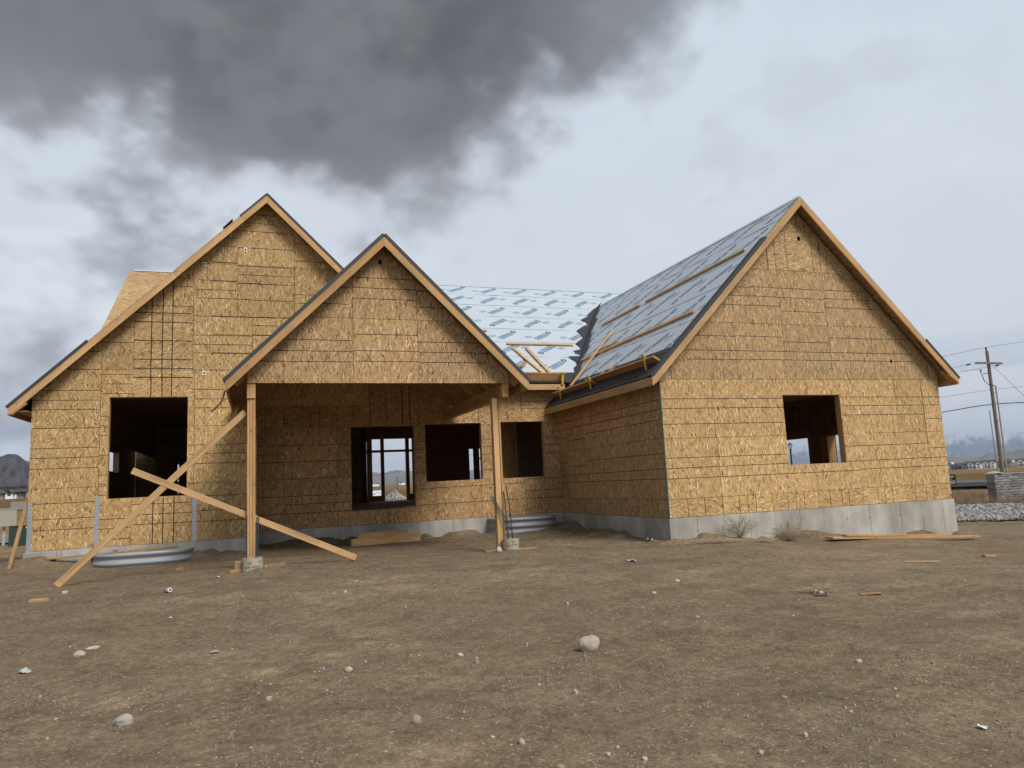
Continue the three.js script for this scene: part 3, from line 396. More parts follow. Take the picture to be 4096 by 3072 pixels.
// --- large gable wall on the left
const LG = sub('gable_wall', house);
{
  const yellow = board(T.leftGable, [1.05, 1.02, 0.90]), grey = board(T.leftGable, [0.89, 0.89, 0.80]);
  sheathe(LG, T.leftGable, rows([
    [-0.887, 0.303, [-4.196, -2.995, -2.4, -1.243, 0.0]], [0.303, 1.49, [-4.196, -2.995, -2.1, -1.243, 0.0]], [1.49, 2.68, [-4.196, -2.995, -1.243, 0.0]], [1.9, 2.68, [0.0, 1.2, 2.4]], [2.68, 3.86, [-3.6, -3.0, -2.41, -1.286, -0.09, 1.2, 2.4]],
    [3.86, 5.04, [-2.6, -1.286, -0.4, 0.8, 2.39]], [5.04, 6.22, [-1.6, -0.4, 0.8, 2.0]], [6.22, 6.6, [-0.4, 0.9]]]),
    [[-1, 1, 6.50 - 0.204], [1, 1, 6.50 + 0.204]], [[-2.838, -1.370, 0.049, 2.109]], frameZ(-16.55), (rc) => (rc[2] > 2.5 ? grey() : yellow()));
}
// --- short return wall between the large gable and the porch wall
{ const g = sub('return_wall', house), m = board(T.deck, [0.96, 0.92, 0.84]); for (const [y0, y1] of [[-0.887, 0.303], [0.306, 1.49], [1.493, 2.466]]) part('osb_panel', box(-0.012, 0.0, y0, y1, -17.448, -16.552, 0.208), m(), g); }
// --- corner flashing strips
part('corner_flashing', box(7.425, 7.436, -0.81, 1.86, -12.30, -12.286), M.green, house); part('corner_flashing', box(7.437, 7.452, -0.81, 1.86, -12.285, -12.2805), M.green, house);
part('corner_flashing', box(0.002, 0.014, -0.86, 1.85, -16.56, -16.535), M.green, house);

// --- small marks on the sheathing: printed grade stamps
for (const [x, y, z] of [[-0.24, 5.40, -16.53], [-1.08, 5.02, -16.53], [-1.06, 2.62, -16.53], [1.49, 0.47, -17.44]]) {
  const s = part('grade_stamp', box(x - 0.035, x + 0.035, y - 0.045, y + 0.045, z, z + 0.002), std({ color: col(0.75, 0.75, 0.74) }), house); part('bar_code', box(x - 0.015, x + 0.018, y - 0.025, y + 0.02, z + 0.002, z + 0.004), M.ink, s);
}
// --- framing of an opening: jambs, head and sill, in from the sheathing
function opening(x0, x1, y0, y1, z, m, deep = 0.14) {
  const g = sub('window_opening', house), t = 0.038, zc = z - deep / 2 - 0.002;
  part('jamb', plank(V(x0 - t / 2 + 0.006, y0 - t, zc), V(x0 - t / 2 + 0.006, y1 + t, zc), deep, t, EZ), m, g); part('jamb', plank(V(x1 + t / 2 - 0.006, y0 - t, zc), V(x1 + t / 2 - 0.006, y1 + t, zc), deep, t, EZ), m, g);
  part('sill', plank(V(x0, y0 - t / 2 + 0.006, zc), V(x1, y0 - t / 2 + 0.006, zc), deep, t, EZ), m, g); part('head', plank(V(x0, y1 + t / 2 - 0.006, zc), V(x1, y1 + t / 2 - 0.006, zc), deep, t, EZ), m, g);
}
opening(10.353, 11.855, 0.085, 1.547, -12.3, M.wood[2]); opening(2.099, 3.619, -0.491, 1.493, -17.46, M.framing[0]); opening(3.892, 5.328, 0.108, 1.529, -17.46, M.framing[0]); opening(5.633, 7.022, 0.11, 1.541, -17.46, M.framing[0]); opening(-2.838, -1.370, 0.049, 2.109, -16.55, M.framing[1]);

// --- foundation: poured in form panels, with the fins and ties of the forms
const FD = sub('foundation', house);
function pour(a, b, y0, y1, n, seed) {                             // along a..b (front face), outward normal n
  const q = rng(seed), L = a.distanceTo(b), d = b.clone().sub(a).normalize(); let s = 0;
  while (s < L - 0.02) {
    let w = 0.61; if (s + w > L - 0.25) w = L - s; if (q() < 0.12 && w === 0.61) w = 0.25;
    const P = (t, y) => d.clone().multiplyScalar(t).add(a).setY(y).addScaledVector(n, q() * 0.0001), off = q() * 0.004, u0 = seed * 0.7;
    const A = P(s + 0.003, y0), B = P(s + w - 0.003, y0), C = P(s + w - 0.003, y1), D = P(s + 0.003, y1);
    part('concrete_panel', slab([A, B, C, D].map((p) => p.addScaledVector(n, off)), n, 0.10, (p) => [u0 + (p.x + p.z) * 0.36, p.y * 0.36]), M.concrete[q() < 0.2 ? 2 : 0], FD);
    if (s > 0.1 && q() < 0.75) { const k = new THREE.IcosahedronGeometry(0.022, 1); k.scale(1.1, 0.7, 0.5); const c = P(s, y1 - 0.24 - q() * 0.02).addScaledVector(n, 0.006); k.translate(c.x, c.y, c.z); part('form_tie', k, M.concrete[1], FD); }
    s += w;
  }
  const back = a.clone().addScaledVector(n, -0.012), end = b.clone().addScaledVector(n, -0.012);
  part('concrete_core', slab([back.clone().setY(y0), end.clone().setY(y0), end.clone().setY(y1 - 0.001), back.clone().setY(y1 - 0.001)], n, 0.2, (p) => [(p.x + p.z) * 0.36, p.y * 0.36]), M.concrete[1], FD);
}
pour(V(-4.20, 0, -16.53), V(0.0, 0, -16.53), -1.7, -0.89, EZ, 3); pour(V(0.0, 0, -17.44), V(7.46, 0, -17.44), -1.7, -0.824, EZ, 4);
pour(V(7.43, 0, -17.44), V(7.43, 0, -12.27), -1.8, -0.824, V(-1, 0, 0), 5); pour(V(7.43, 0, -12.27), V(14.76, 0, -12.27), -2.4, -0.824, EZ, 6);
pour(V(-4.20, 0, -29.8), V(-4.20, 0, -16.53), -1.7, -0.89, V(-1, 0, 0), 7); pour(V(0.0, 0, -16.53), V(0.0, 0, -17.44), -1.7, -0.89, V(1, 0, 0), 8); pour(V(14.76, 0, -12.27), V(14.76, 0, -29.8), -2.6, -0.824, V(1, 0, 0), 9); pour(V(14.76, 0, -29.8), V(-4.2, 0, -29.8), -2.6, -0.82, V(0, 0, -1), 10);
{ // thicker stub at the left corner
  part('concrete_panel', box(-4.225, -3.67, -1.7, -0.915, -16.55, -16.495, 0.36), M.concrete[2], FD);
}
// --- floor
part('floor_deck', merge([box(0.02, 14.7, -0.53, -0.5, -29.7, -17.50, 0.2), box(-4.17, 0.02, -0.53, -0.5, -29.7, -16.6, 0.2), box(7.5, 14.7, -0.53, -0.5, -17.5, -12.36, 0.2)]), M.sheath[0], house);

// --- walls not seen from outside, and the openings one looks out through
function wallZ(name, z, x0, x1, y0, y1, holes, t = 0.012) { // plain sheathing with rectangular holes [x0,x1,y0,y1]
  const xs = [x0, x1], ys = [y0, y1]; holes.forEach((h) => { xs.push(h[0], h[1]); ys.push(h[2], h[3]); }); const X = [...new Set(xs)].sort((a, b) => a - b), Y = [...new Set(ys)].sort((a, b) => a - b), g = [];
  for (let i = 0; i + 1 < X.length; i++) for (let j = 0; j + 1 < Y.length; j++) { const cx = (X[i] + X[i + 1]) / 2, cy = (Y[j] + Y[j + 1]) / 2; if (cx < x0 || cx > x1 || holes.some((h) => cx > h[0] && cx < h[1] && cy > h[2] && cy < h[3])) continue; g.push(box(X[i], X[i + 1], Y[j], Y[j + 1], z - t, z, 0.2)); }
  return part(name, merge(g), M.sheath[0], house);
}
function wallX(name, x, z0, z1, y0, y1, holes, t = 0.012) {
  const zs = [z0, z1], ys = [y0, y1]; holes.forEach((h) => { zs.push(h[0], h[1]); ys.push(h[2], h[3]); }); const Z = [...new Set(zs)].sort((a, b) => a - b), Y = [...new Set(ys)].sort((a, b) => a - b), g = [];
  for (let i = 0; i + 1 < Z.length; i++) for (let j = 0; j + 1 < Y.length; j++) { const cz = (Z[i] + Z[i + 1]) / 2, cy = (Y[j] + Y[j + 1]) / 2; if (holes.some((h) => cz > h[0] && cz < h[1] && cy > h[2] && cy < h[3])) continue; g.push(box(x, x + t, Y[j], Y[j + 1], Z[i], Z[i + 1], 0.2)); }
  return part(name, merge(g), M.sheath[0], house);
}
const rearHoles = [[4.176, 4.28, -0.278, 1.45], [4.176, 4.28, 1.555, 1.9], [4.385, 4.74, -0.278, 1.455], [4.385, 4.74, 1.555, 1.995], [4.872, 5.76, -0.5, 1.46], [4.872, 5.76, 1.545, 2.0], [5.896, 6.037, -0.26, 1.455], [5.896, 6.037, 1.555, 2.0], [8.487, 8.66, -0.2, 1.49], [8.93, 9.4, -0.2, 1.04], [8.93, 9.4, 1.10, 1.495], [-2.775, -2.73, 0.15, 0.52], [-2.775, -2.73, 0.62, 1.243]];
wallZ('exterior_wall', -29.66, -4.18, 14.75, -0.82, 2.55, rearHoles);
for (const [x0, x1] of [[4.28, 4.385], [4.74, 4.872], [5.76, 5.896]]) part('mullion', box(x0 + 0.002, x1 - 0.002, -0.49, 2.3, -29.655, -29.52, 0.4), M.framing[0], house);
part('transom', box(4.1, 6.1, 1.462, 1.543, -29.5, -29.40, 0.4), M.framing[0], house);
wallX('exterior_wall', -4.196, -29.66, -16.57, -0.82, 1.95, [[-25.30, -24.2, 0.91, 1.48]]);
part('jamb', box(-4.18, -4.03, 0.87, 1.5, -25.40, -25.31, 0.4), M.wood[0], house);
wallX('exterior_wall', 14.736, -29.66, -12.3, -0.82, 1.9, [[-18.3, -16.49, -0.3, 0.852], [-15.578, -14.4, -0.3, 0.852]]);
{ // studs and headers along the wing's far side, seen through its window
  const x = 14.66; const st = (z, y0, y1, w = 0.038) => part('stud', plank(V(x, y0, z), V(x, y1, z), 0.14, w, EX), pick(M.framing), house);
  for (const z of [-18.34, -16.45, -16.41, -16.1, -15.80, -15.62, -14.35]) st(z, -0.5, 1.85); for (const z of [-17.9, -17.4, -16.9, -15.2, -14.8]) st(z, 1.12, 1.85); for (const z of [-13.9, -13.5, -13.1, -12.7, -18.8, -19.2, -19.6]) st(z, -0.5, 1.85);
  part('header', plank(V(x, 0.985, -18.36), V(x, 0.985, -16.43), 0.26, 0.12, EY), M.framing[0], house); part('header', plank(V(x, 0.985, -15.64), V(x, 0.985, -14.33), 0.26, 0.12, EY), M.framing[0], house); part('top_plate', plank(V(x, 1.87, -29), V(x, 1.87, -12.4), 0.14, 0.076, EX), M.framing[1], house);
  part('jamb', box(14.46, 14.72, -0.3, 0.85, -15.86, -15.585, 0.4), M.wood[4], house);
}
for (let i = 0; i < 6; i++) part('partition_stud', plank(V(6.0 + i * 0.2 + 0.03 * (i % 2), -0.5, -18.5 - i * 0.25), V(6.0 + i * 0.2 + 0.03 * (i % 2), 2.2, -18.5 - i * 0.25), 0.14, 0.038, EX), pick(M.framing), house);
for (let i = 14; i < 16; i++) part('partition_stud', plank(V(4.0 - 0.002 * i, -0.5, -18.0 - i * 0.7), V(4.0 - 0.002 * i, 2.3, -18.0 - i * 0.7), 0.09, 0.038, EX), pick(M.framing), house);
wallX('partition_wall', 3.93, -29.4, -28.0, -0.5, 2.4, []); wallX('partition_wall', 9.6, -29.4, -18.0, -0.5, 2.4, []);
part('ceiling', merge([box(0.02, 14.7, 2.56, 2.58, -29.7, -17.47, 0.2), box(-3.6, 0.02, 2.56, 2.58, -29.7, -16.57, 0.2), box(7.5, 14.7, 1.92, 1.94, -17.5, -12.33, 0.2)]), M.sheath[0], house);
part('soffit', box(0.02, 4.6, 2.47, 2.49, -17.44, -16.56, 0.2), M.sheath[0], house);
// ---------------------------------------------------------------- roofs (all gables at 45 degrees, the long roof at 34)
const S2 = Math.SQRT1_2;
const uvDeck = (ax, s = 1 / 4.8) => (P) => (ax === 'z' ? [P.z * s, P.y * 1.414 * s] : [P.x * s, P.y * 1.49 * s]);
// one slope of a gable roof: ridge (xr, yr), eave at xe; points given as [x, z]
function slope(name, xr, yr, side, pts, lift, t, m, parent = house) {
  const n = V(side * S2, S2, 0); return part(name, slab(pts.map(([x, z]) => V(x, yr - Math.abs(x - xr), z).addScaledVector(n, lift)), n, t, uvDeck('z')), m, parent);
}
// barge board along a gable front, under the deck
function barge(xr, yr, xe, z, side, m, cuts = []) {
  const n = V(side * S2, S2, 0), W = 0.122, stops = [0, ...cuts, 1];
  for (let i = 0; i + 1 < stops.length; i++) {
    const xa = mix(xr, xe, stops[i]), xb = mix(xr, xe, stops[i + 1] - (stops[i + 1] < 1 ? 0.0008 : 0)), top = (x) => V(x, yr - Math.abs(x - xr), z).addScaledVector(n, -0.021);
    const low = (x, plumb) => (plumb ? V(x, yr - Math.abs(x - xr) - 0.021 / S2 - W / S2, z) : top(x).addScaledVector(n, -W));
    const A = top(xa), B = top(xb), C = low(xb, stops[i + 1] === 1), D = low(xa, stops[i] === 0);
    const uvw = (P) => [((P.x * side - P.y) * S2) / 2.4 + i * 0.37 + side, ((P.x * side + P.y) * S2) / 0.6], pts = [A, B, C, D];
    if (stops[i] === 0) A.set(xr + side * 0.001, yr - 0.021 / S2, z);
    if (stops[i + 1] === 1) { const run = Math.abs(xe - xr); B.set(xe, yr - run - 0.021 / S2, z); C.set(xe, B.y - W * 0.95, z); pts.splice(3, 0, V(xr + side * (yr - (0.021 + W) / S2 - C.y), C.y, z)); }
    part('barge_board', slab(pts, EZ, 0.038, uvw), m, house);
  }
}
// dark strip of metal edge and shingle butts along a rake
function rakeEdge(xr, yr, xa, xb, z, side, w = 0.16, t = 0.034) {
  const n = V(side * S2, S2, 0), P = (x, zz) => V(x, yr - Math.abs(x - xr), zz).addScaledVector(n, t);
  part('drip_edge', slab([P(xa, z + 0.012), P(xb, z + 0.012), P(xb, z - w), P(xa, z - w)], n, t + 0.022, (p) => [p.x, p.y]), M.edge, house);
}
function shingleRun(xr, yr, side, x0, courses, z0, z1, inset = 0) {       // courses of shingles up from the eave at x0 on a 45-degree slope
  const n = V(side * S2, S2, 0), ex = 0.142;
  for (let c = 0; c < courses; c++) {
    let z = z0 - (c % 3) * 0.31 - R() * 0.05; const zEnd = z1 - inset * c * 0.2; let first = true;
    while (z > zEnd) {
      const L = first ? 0.5 + 0.4 * R() : 0.99, za = first ? z0 : z, zb = Math.max(zEnd, z - L); first = false; z = zb;
      if (za - zb < 0.05) continue;
      const xa = x0 - side * (c * ex * S2), xb = xa - side * 0.165 * S2, lf = 0.016 + R() * 0.004, up = (x, k) => V(x, yr - Math.abs(x - xr), 0).addScaledVector(n, k);
      const A = up(xa, lf + 0.010), B = up(xb, lf + 0.002), g = slab([A.clone().setZ(za - 0.002), A.clone().setZ(zb + 0.002), B.clone().setZ(zb + 0.002), B.clone().setZ(za - 0.002)], n, 0.007, (p) => [p.z * 1.3 + c * 0.3, p.y * 1.3]);
      part('shingle', g, pick(M.shingle), house);
    }
  }
}
// one course of underlayment: corners a (left low), b (right low), up vector along the slope; gently rumpled
function course(a, b, up, H, n, m, seed, turn, clip, parent) {
  const L = a.distanceTo(b), nu = Math.ceil(L / 0.06), nv = 14, d = b.clone().sub(a).normalize(), pos = [], uv = [], idx = [];
  for (let j = 0; j <= nv; j++) for (let i = 0; i <= nu; i++) {
    let s = L * i / nu, v = H * j / nv; if (clip) s = clip(s, v, L);
    const w = (fbm2(s * 3.2, v * 4.5, 3, seed) - 0.5) * 0.020 + (fbm2(s * 9, v * 3, 2, seed + 50) - 0.5) * 0.007, lapse = 0.006 + 0.007 * (1 - j / nv);
    const P = d.clone().multiplyScalar(s).add(a).addScaledVector(up, v).addScaledVector(n, lapse + Math.max(-0.004, w * 0.55)); pos.push(P.x, P.y, P.z);
    const U = s / 1.13 + seed * 0.37, W = v / H; uv.push(turn ? 1 - U : U, turn ? 1 - W : W);
  }
  for (let j = 0; j < nv; j++) for (let i = 0; i < nu; i++) { const o = j * (nu + 1) + i; idx.push(o, o + 1, o + nu + 2, o, o + nu + 2, o + nu + 1); }
  const g = new THREE.BufferGeometry(); g.setAttribute('position', new THREE.Float32BufferAttribute(pos, 3)); g.setAttribute('uv', new THREE.Float32BufferAttribute(uv, 2)); g.setIndex(idx); g.computeVertexNormals();
  return part('underlayment_sheet', g, m, parent);
}
const MK = 0.671, MLEN = Math.hypot(1, MK), mainY = (z) => 2.5 + MK * (-z - 17.1), MN = V(0, 1, MK).normalize(), MUP = V(0, MK, -1).normalize();
const zOn = (y) => -17.1 - (y - 2.5) / MK;                           // depth at which the long roof reaches height y

// --- the long roof: deck, then its sheets
{
  const r = sub('roof_deck', house), P = (x, z, k) => V(x, mainY(z), z).addScaledVector(MN, k), xs = [-3.58, -1.2, 1.2, 3.6, 6, 8.4, 10.8, 13.2, 14.7];
  for (let i = 0; i + 1 < xs.length; i++) for (let j = 0; j < 6; j++) {
    const off = (j % 2) * 1.2 * (i ? 1 : 0), za = -17.1 - j * 1.0835, zb = za - 1.0835, xa = xs[i] + (i ? off : 0) + 0.0015, xb = Math.min(14.7, xs[i + 1] + (j % 2) * 1.2) - 0.0015; if (xb <= xa) continue;
    part('osb_panel', slab([P(xa, za - 0.0015, 0), P(xb, za - 0.0015, 0), P(xb, zb + 0.0015, 0), P(xa, zb + 0.0015, 0)], MN, 0.012, uvDeck('x')), pick(M.deck), r);
  }
  const n2 = V(0, 1, -MK).normalize(); part('rear_slope', slab([V(-3.58, 6.8615, -23.6), V(14.7, 6.8615, -23.6), V(14.7, 2.5, -30.1), V(-3.58, 2.5, -30.1)], n2, 0.012, uvDeck('x')), M.deck[1], r);
  for (const [x, z0] of [[-3.56, -16.75], [14.68, -17.1]]) part('end_wall', slab([V(x, mainY(z0) - 0.03, z0), V(x, 6.82, -23.6), V(x, 2.48, -30.05), V(x, 1.5, -30.05), V(x, 1.5, z0)], EX, 0.012, (p) => [p.z / 4.8, p.y / 4.8]), M.sheath[0], r);
  const u = sub('roof_underlayment', house), step = 1.043;
  for (let j = 0; j < 7; j++) {
    const s0 = 0.62 + j * step, H = Math.min(1.075, 7.828 - s0 - 0.004); if (H < 0.05) continue;
    const a = V(4.2, 2.5, -17.1).addScaledVector(MUP, s0), b = V(14.6, 2.5, -17.1).addScaledVector(MUP, s0);
    course(a, b, MUP, H, MN, M.under, 3 + j, j % 2 === 1, null, u);
    course(V(-2.2, a.y, a.z), V(4.2, a.y, a.z), MUP, H, MN, M.under, 13 + j, j % 2 === 1, null, u).visible = true;
  }
  // cap of underlayment folded over the ridge, back to the left end
  part('ridge_cap', slab([V(-3.5, 6.8615, -23.6).addScaledVector(MN, 0.022), V(14.6, 6.8615, -23.6).addScaledVector(MN, 0.022), V(14.6, 6.80, -23.51).addScaledVector(MN, 0.022), V(-3.5, 6.80, -23.51).addScaledVector(MN, 0.022)], MN, 0.004, (p) => [p.x * 0.1, 0.02]), M.under, u);
  // eave of the middle roof: black membrane, starter shingles, fascia
  part('eave_membrane', slab([V(4.4, 2.5, -17.1), V(8.2, 2.5, -17.1), V(8.2, 2.5, -17.1).addScaledVector(MUP, 0.72), V(4.4, 2.5, -17.1).addScaledVector(MUP, 0.72)].map((p) => p.addScaledVector(MN, 0.005)), MN, 0.004, (p) => [p.x, p.y]), M.membrane, house);
  for (let c = 0; c < 3; c++) { let x = 4.4 - 0.3 * c; while (x < 7.55) { const xb = Math.min(7.62 - c * 0.02, x + 0.99), A = V(0, 2.5, -17.1).addScaledVector(MUP, c * 0.142 - 0.01).addScaledVector(MN, 0.026), B = V(0, 2.5, -17.1).addScaledVector(MUP, c * 0.142 + 0.16).addScaledVector(MN, 0.014); if (xb - x > 0.05) part('shingle', slab([A.clone().setX(x + 0.002), A.clone().setX(xb - 0.002), B.clone().setX(xb - 0.002), B.clone().setX(x + 0.002)], MN, 0.007, (p) => [p.x * 1.3, p.y * 1.3 + c]), pick(M.shingle), house); x = xb; } }
  part('fascia', plank(V(4.3, 2.39, -17.125), V(7.55, 2.39, -17.125), 0.145, 0.038, EY), M.wood[1], house);
  part('soffit_panel', box(4.3, 7.6, 2.44, 2.452, -17.46, -17.15, 0.3), M.sheath[0], house);
}
// --- wing roof
const WX = 11.09, WY = 5.85;
{
  const d = sub('wing_roof_deck', house), zb = zOn(WY), zv = -17.1;
  slope('deck_slope', WX, WY, -1, [[7.13, -12.0], [WX, -12.0], [WX, zb], [7.74, zv], [7.13, -17.5]], 0, 0.02, M.deck[0], d);
  slope('deck_slope', WX, WY, 1, [[WX, -12.0], [15.05, -12.0], [15.05, -23.5], [WX, zb]], 0, 0.02, M.deck[1], d);
  barge(WX, WY, 7.13, -11.995, -1, M.wood[1], [0.33, 0.66]); barge(WX, WY, 15.05, -11.995, 1, M.wood[3], [0.5]);
  const u = sub('wing_underlayment', house), n = V(-S2, S2, 0), up = V(S2, S2, 0), step = 1.035, L0 = (WX - 7.13) / S2;
  for (let j = 0; j < 5; j++) {
    const s0 = 0.66 + j * step, H = Math.min(1.07, L0 - s0 - 0.004); if (H < 0.05) continue;
    const a = V(7.13 + s0 * S2, 1.89 + s0 * S2, -17.05), zEnd = (s) => zOn(1.89 + s * S2) - 0.05;   // valley depth grows up the slope
    const back = Math.min(-17.05, zEnd(s0 + H));
    course(V(a.x, a.y, back), V(a.x, a.y, -12.04), up, H, n, M.under, 31 + j, j % 2 === 0, (s, v, L) => { const lim = back - Math.min(-16.6, zEnd(s0 + v)); return mix(Math.max(0, -lim) , L, s / L); }, u);
  }
  part('ridge_cap', slab([V(WX - 0.09, WY - 0.09, -12.04), V(WX, WY, -12.04), V(WX, WY, zb), V(WX - 0.09, WY - 0.09, zb)].map((p) => p.addScaledVector(n, 0.022)), n, 0.004, (p) => [p.z * 0.3, 0.02]), M.under, u);
  part('eave_membrane', slab([V(7.135, 1.895, -17.5), V(7.135, 1.895, -12.0), V(7.72, 2.48, -12.0), V(7.72, 2.48, -17.1)].map((p) => p.addScaledVector(n, 0.005)), n, 0.004, (p) => [p.x, p.y]), M.membrane, house);
  shingleRun(WX, WY, -1, 7.115, 6, -12.0, -17.45, 1);
  rakeEdge(WX, WY, 10.09, 7.12, -12.0, -1, 0.17, 0.038); rakeEdge(WX, WY, 14.2, 15.07, -12.0, 1, 0.2, 0.034); shingleRun(WX, WY, 1, 15.06, 4, -12.0, -14, 0);
  part('fascia', plank(V(7.115, 1.79, -11.96), V(7.115, 1.79, -17.5), 0.16, 0.038, EY), M.wood[0], house); part('fascia', plank(V(15.03, 1.81, -12.0), V(15.03, 1.81, -22), 0.15, 0.038, EY), M.wood[0], house);
  part('soffit_panel', box(7.14, 7.435, 1.80, 1.812, -17.46, -12.02, 0.3), M.sheath[0], house); part('lookout', plank(V(14.76, 1.96, -12.02), V(15.0, 1.78, -12.02), 0.09, 0.038, EZ), M.wood[2], house); part('lookout', plank(V(14.70, 2.05, -12.12), V(14.99, 1.80, -12.12), 0.09, 0.038, EZ), M.wood[2], house);
  // torn black valley membrane: ragged left edge on the long roof, right edge lapping the wing roof
  const left = [[11.0, 22.0], [10.8, 21.81], [10.42, 21.42], [10.40, 21.30], [9.94, 20.98], [10.06, 20.84], [10.02, 20.62], [9.84, 20.54], [9.40, 20.18], [9.42, 19.95], [9.38, 19.7], [8.92, 19.29], [8.97, 19.1], [8.93, 18.92], [8.62, 18.83], [8.74, 18.62], [8.66, 18.5], [8.28, 18.46], [8.40, 18.2], [8.36, 18.0], [8.16, 17.84], [8.08, 17.6], [7.9, 17.3], [7.55, 17.06]], pos = [], uv = [];
  const rows2 = left.map(([x, z]) => { const y = mainY(-z), vx = Math.min(WX, y + 5.24), j = R() * 0.16; return [V(x, y, -z).addScaledVector(MN, 0.03 + R() * 0.02), V(vx, y, -z).add(V(-0.01, 0.03, 0.01)), V(vx + 0.1 + j, y + 0.1 + j, -z + 0.16).addScaledVector(n, 0.03 + R() * 0.02)]; });
  for (let i = 0; i + 1 < rows2.length; i++) for (let k = 0; k < 2; k++) { const [a, b, c, e] = [rows2[i][k], rows2[i + 1][k], rows2[i + 1][k + 1], rows2[i][k + 1]]; for (const p of [a, b, c, a, c, e]) { pos.push(p.x, p.y, p.z); uv.push(p.x, p.z); } }
  part('valley_membrane', geoFrom(pos, uv), M.membrane, house);
}
// --- large gable roof on the left
const GX = 0.204, GY = 6.62;
{
  const d = sub('gable_roof_deck', house), zb = zOn(GY);
  slope('deck_slope', GX, GY, -1, [[-4.52, -16.25], [GX, -16.25], [GX, zb], [-4.52, -29.6]], 0, 0.02, M.deck[1], d); slope('deck_slope', GX, GY, 1, [[GX, -16.25], [4.93, -16.25], [4.93, -16.9], [GX, zb]], 0, 0.02, M.deck[1], d);
  barge(GX, GY, -4.52, -16.245, -1, M.wood[0], [0.115, 0.40]); barge(GX, GY, 4.93, -16.245, 1, M.wood[3], [0.6]);
  rakeEdge(GX, GY, GX + 0.0, 4.95, -16.25, 1, 0.16, 0.03); rakeEdge(GX, GY, -3.2, -4.54, -16.25, -1, 0.3, 0.036); rakeEdge(GX, GY, GX, -0.35, -16.25, -1, 0.2, 0.016);
  slope('shingle', GX, GY, -1, [[GX - 0.03, -16.28], [-0.62, -16.6], [-0.62, -17.2], [GX - 0.03, -17.2]], 0.03, 0.012, M.shingle[0]); slope('shingle', GX, GY, -1, [[-0.66, -16.3], [-0.47, -16.25], [-0.47, -16.9], [-0.66, -16.9]], 0.055, 0.012, M.shingle[1]);
  part('fascia', plank(V(-4.50, 1.80, -16.26), V(-4.50, 1.80, -29.5), 0.15, 0.038, EY), M.wood[2], house); part('soffit_panel', box(-4.48, -4.2, 1.81, 1.822, -29.5, -16.3, 0.3), M.sheath[0], house);
  part('lookout', plank(V(-4.22, 1.97, -16.3), V(-4.46, 1.75, -16.3), 0.09, 0.038, EZ), M.wood[2], house);
}
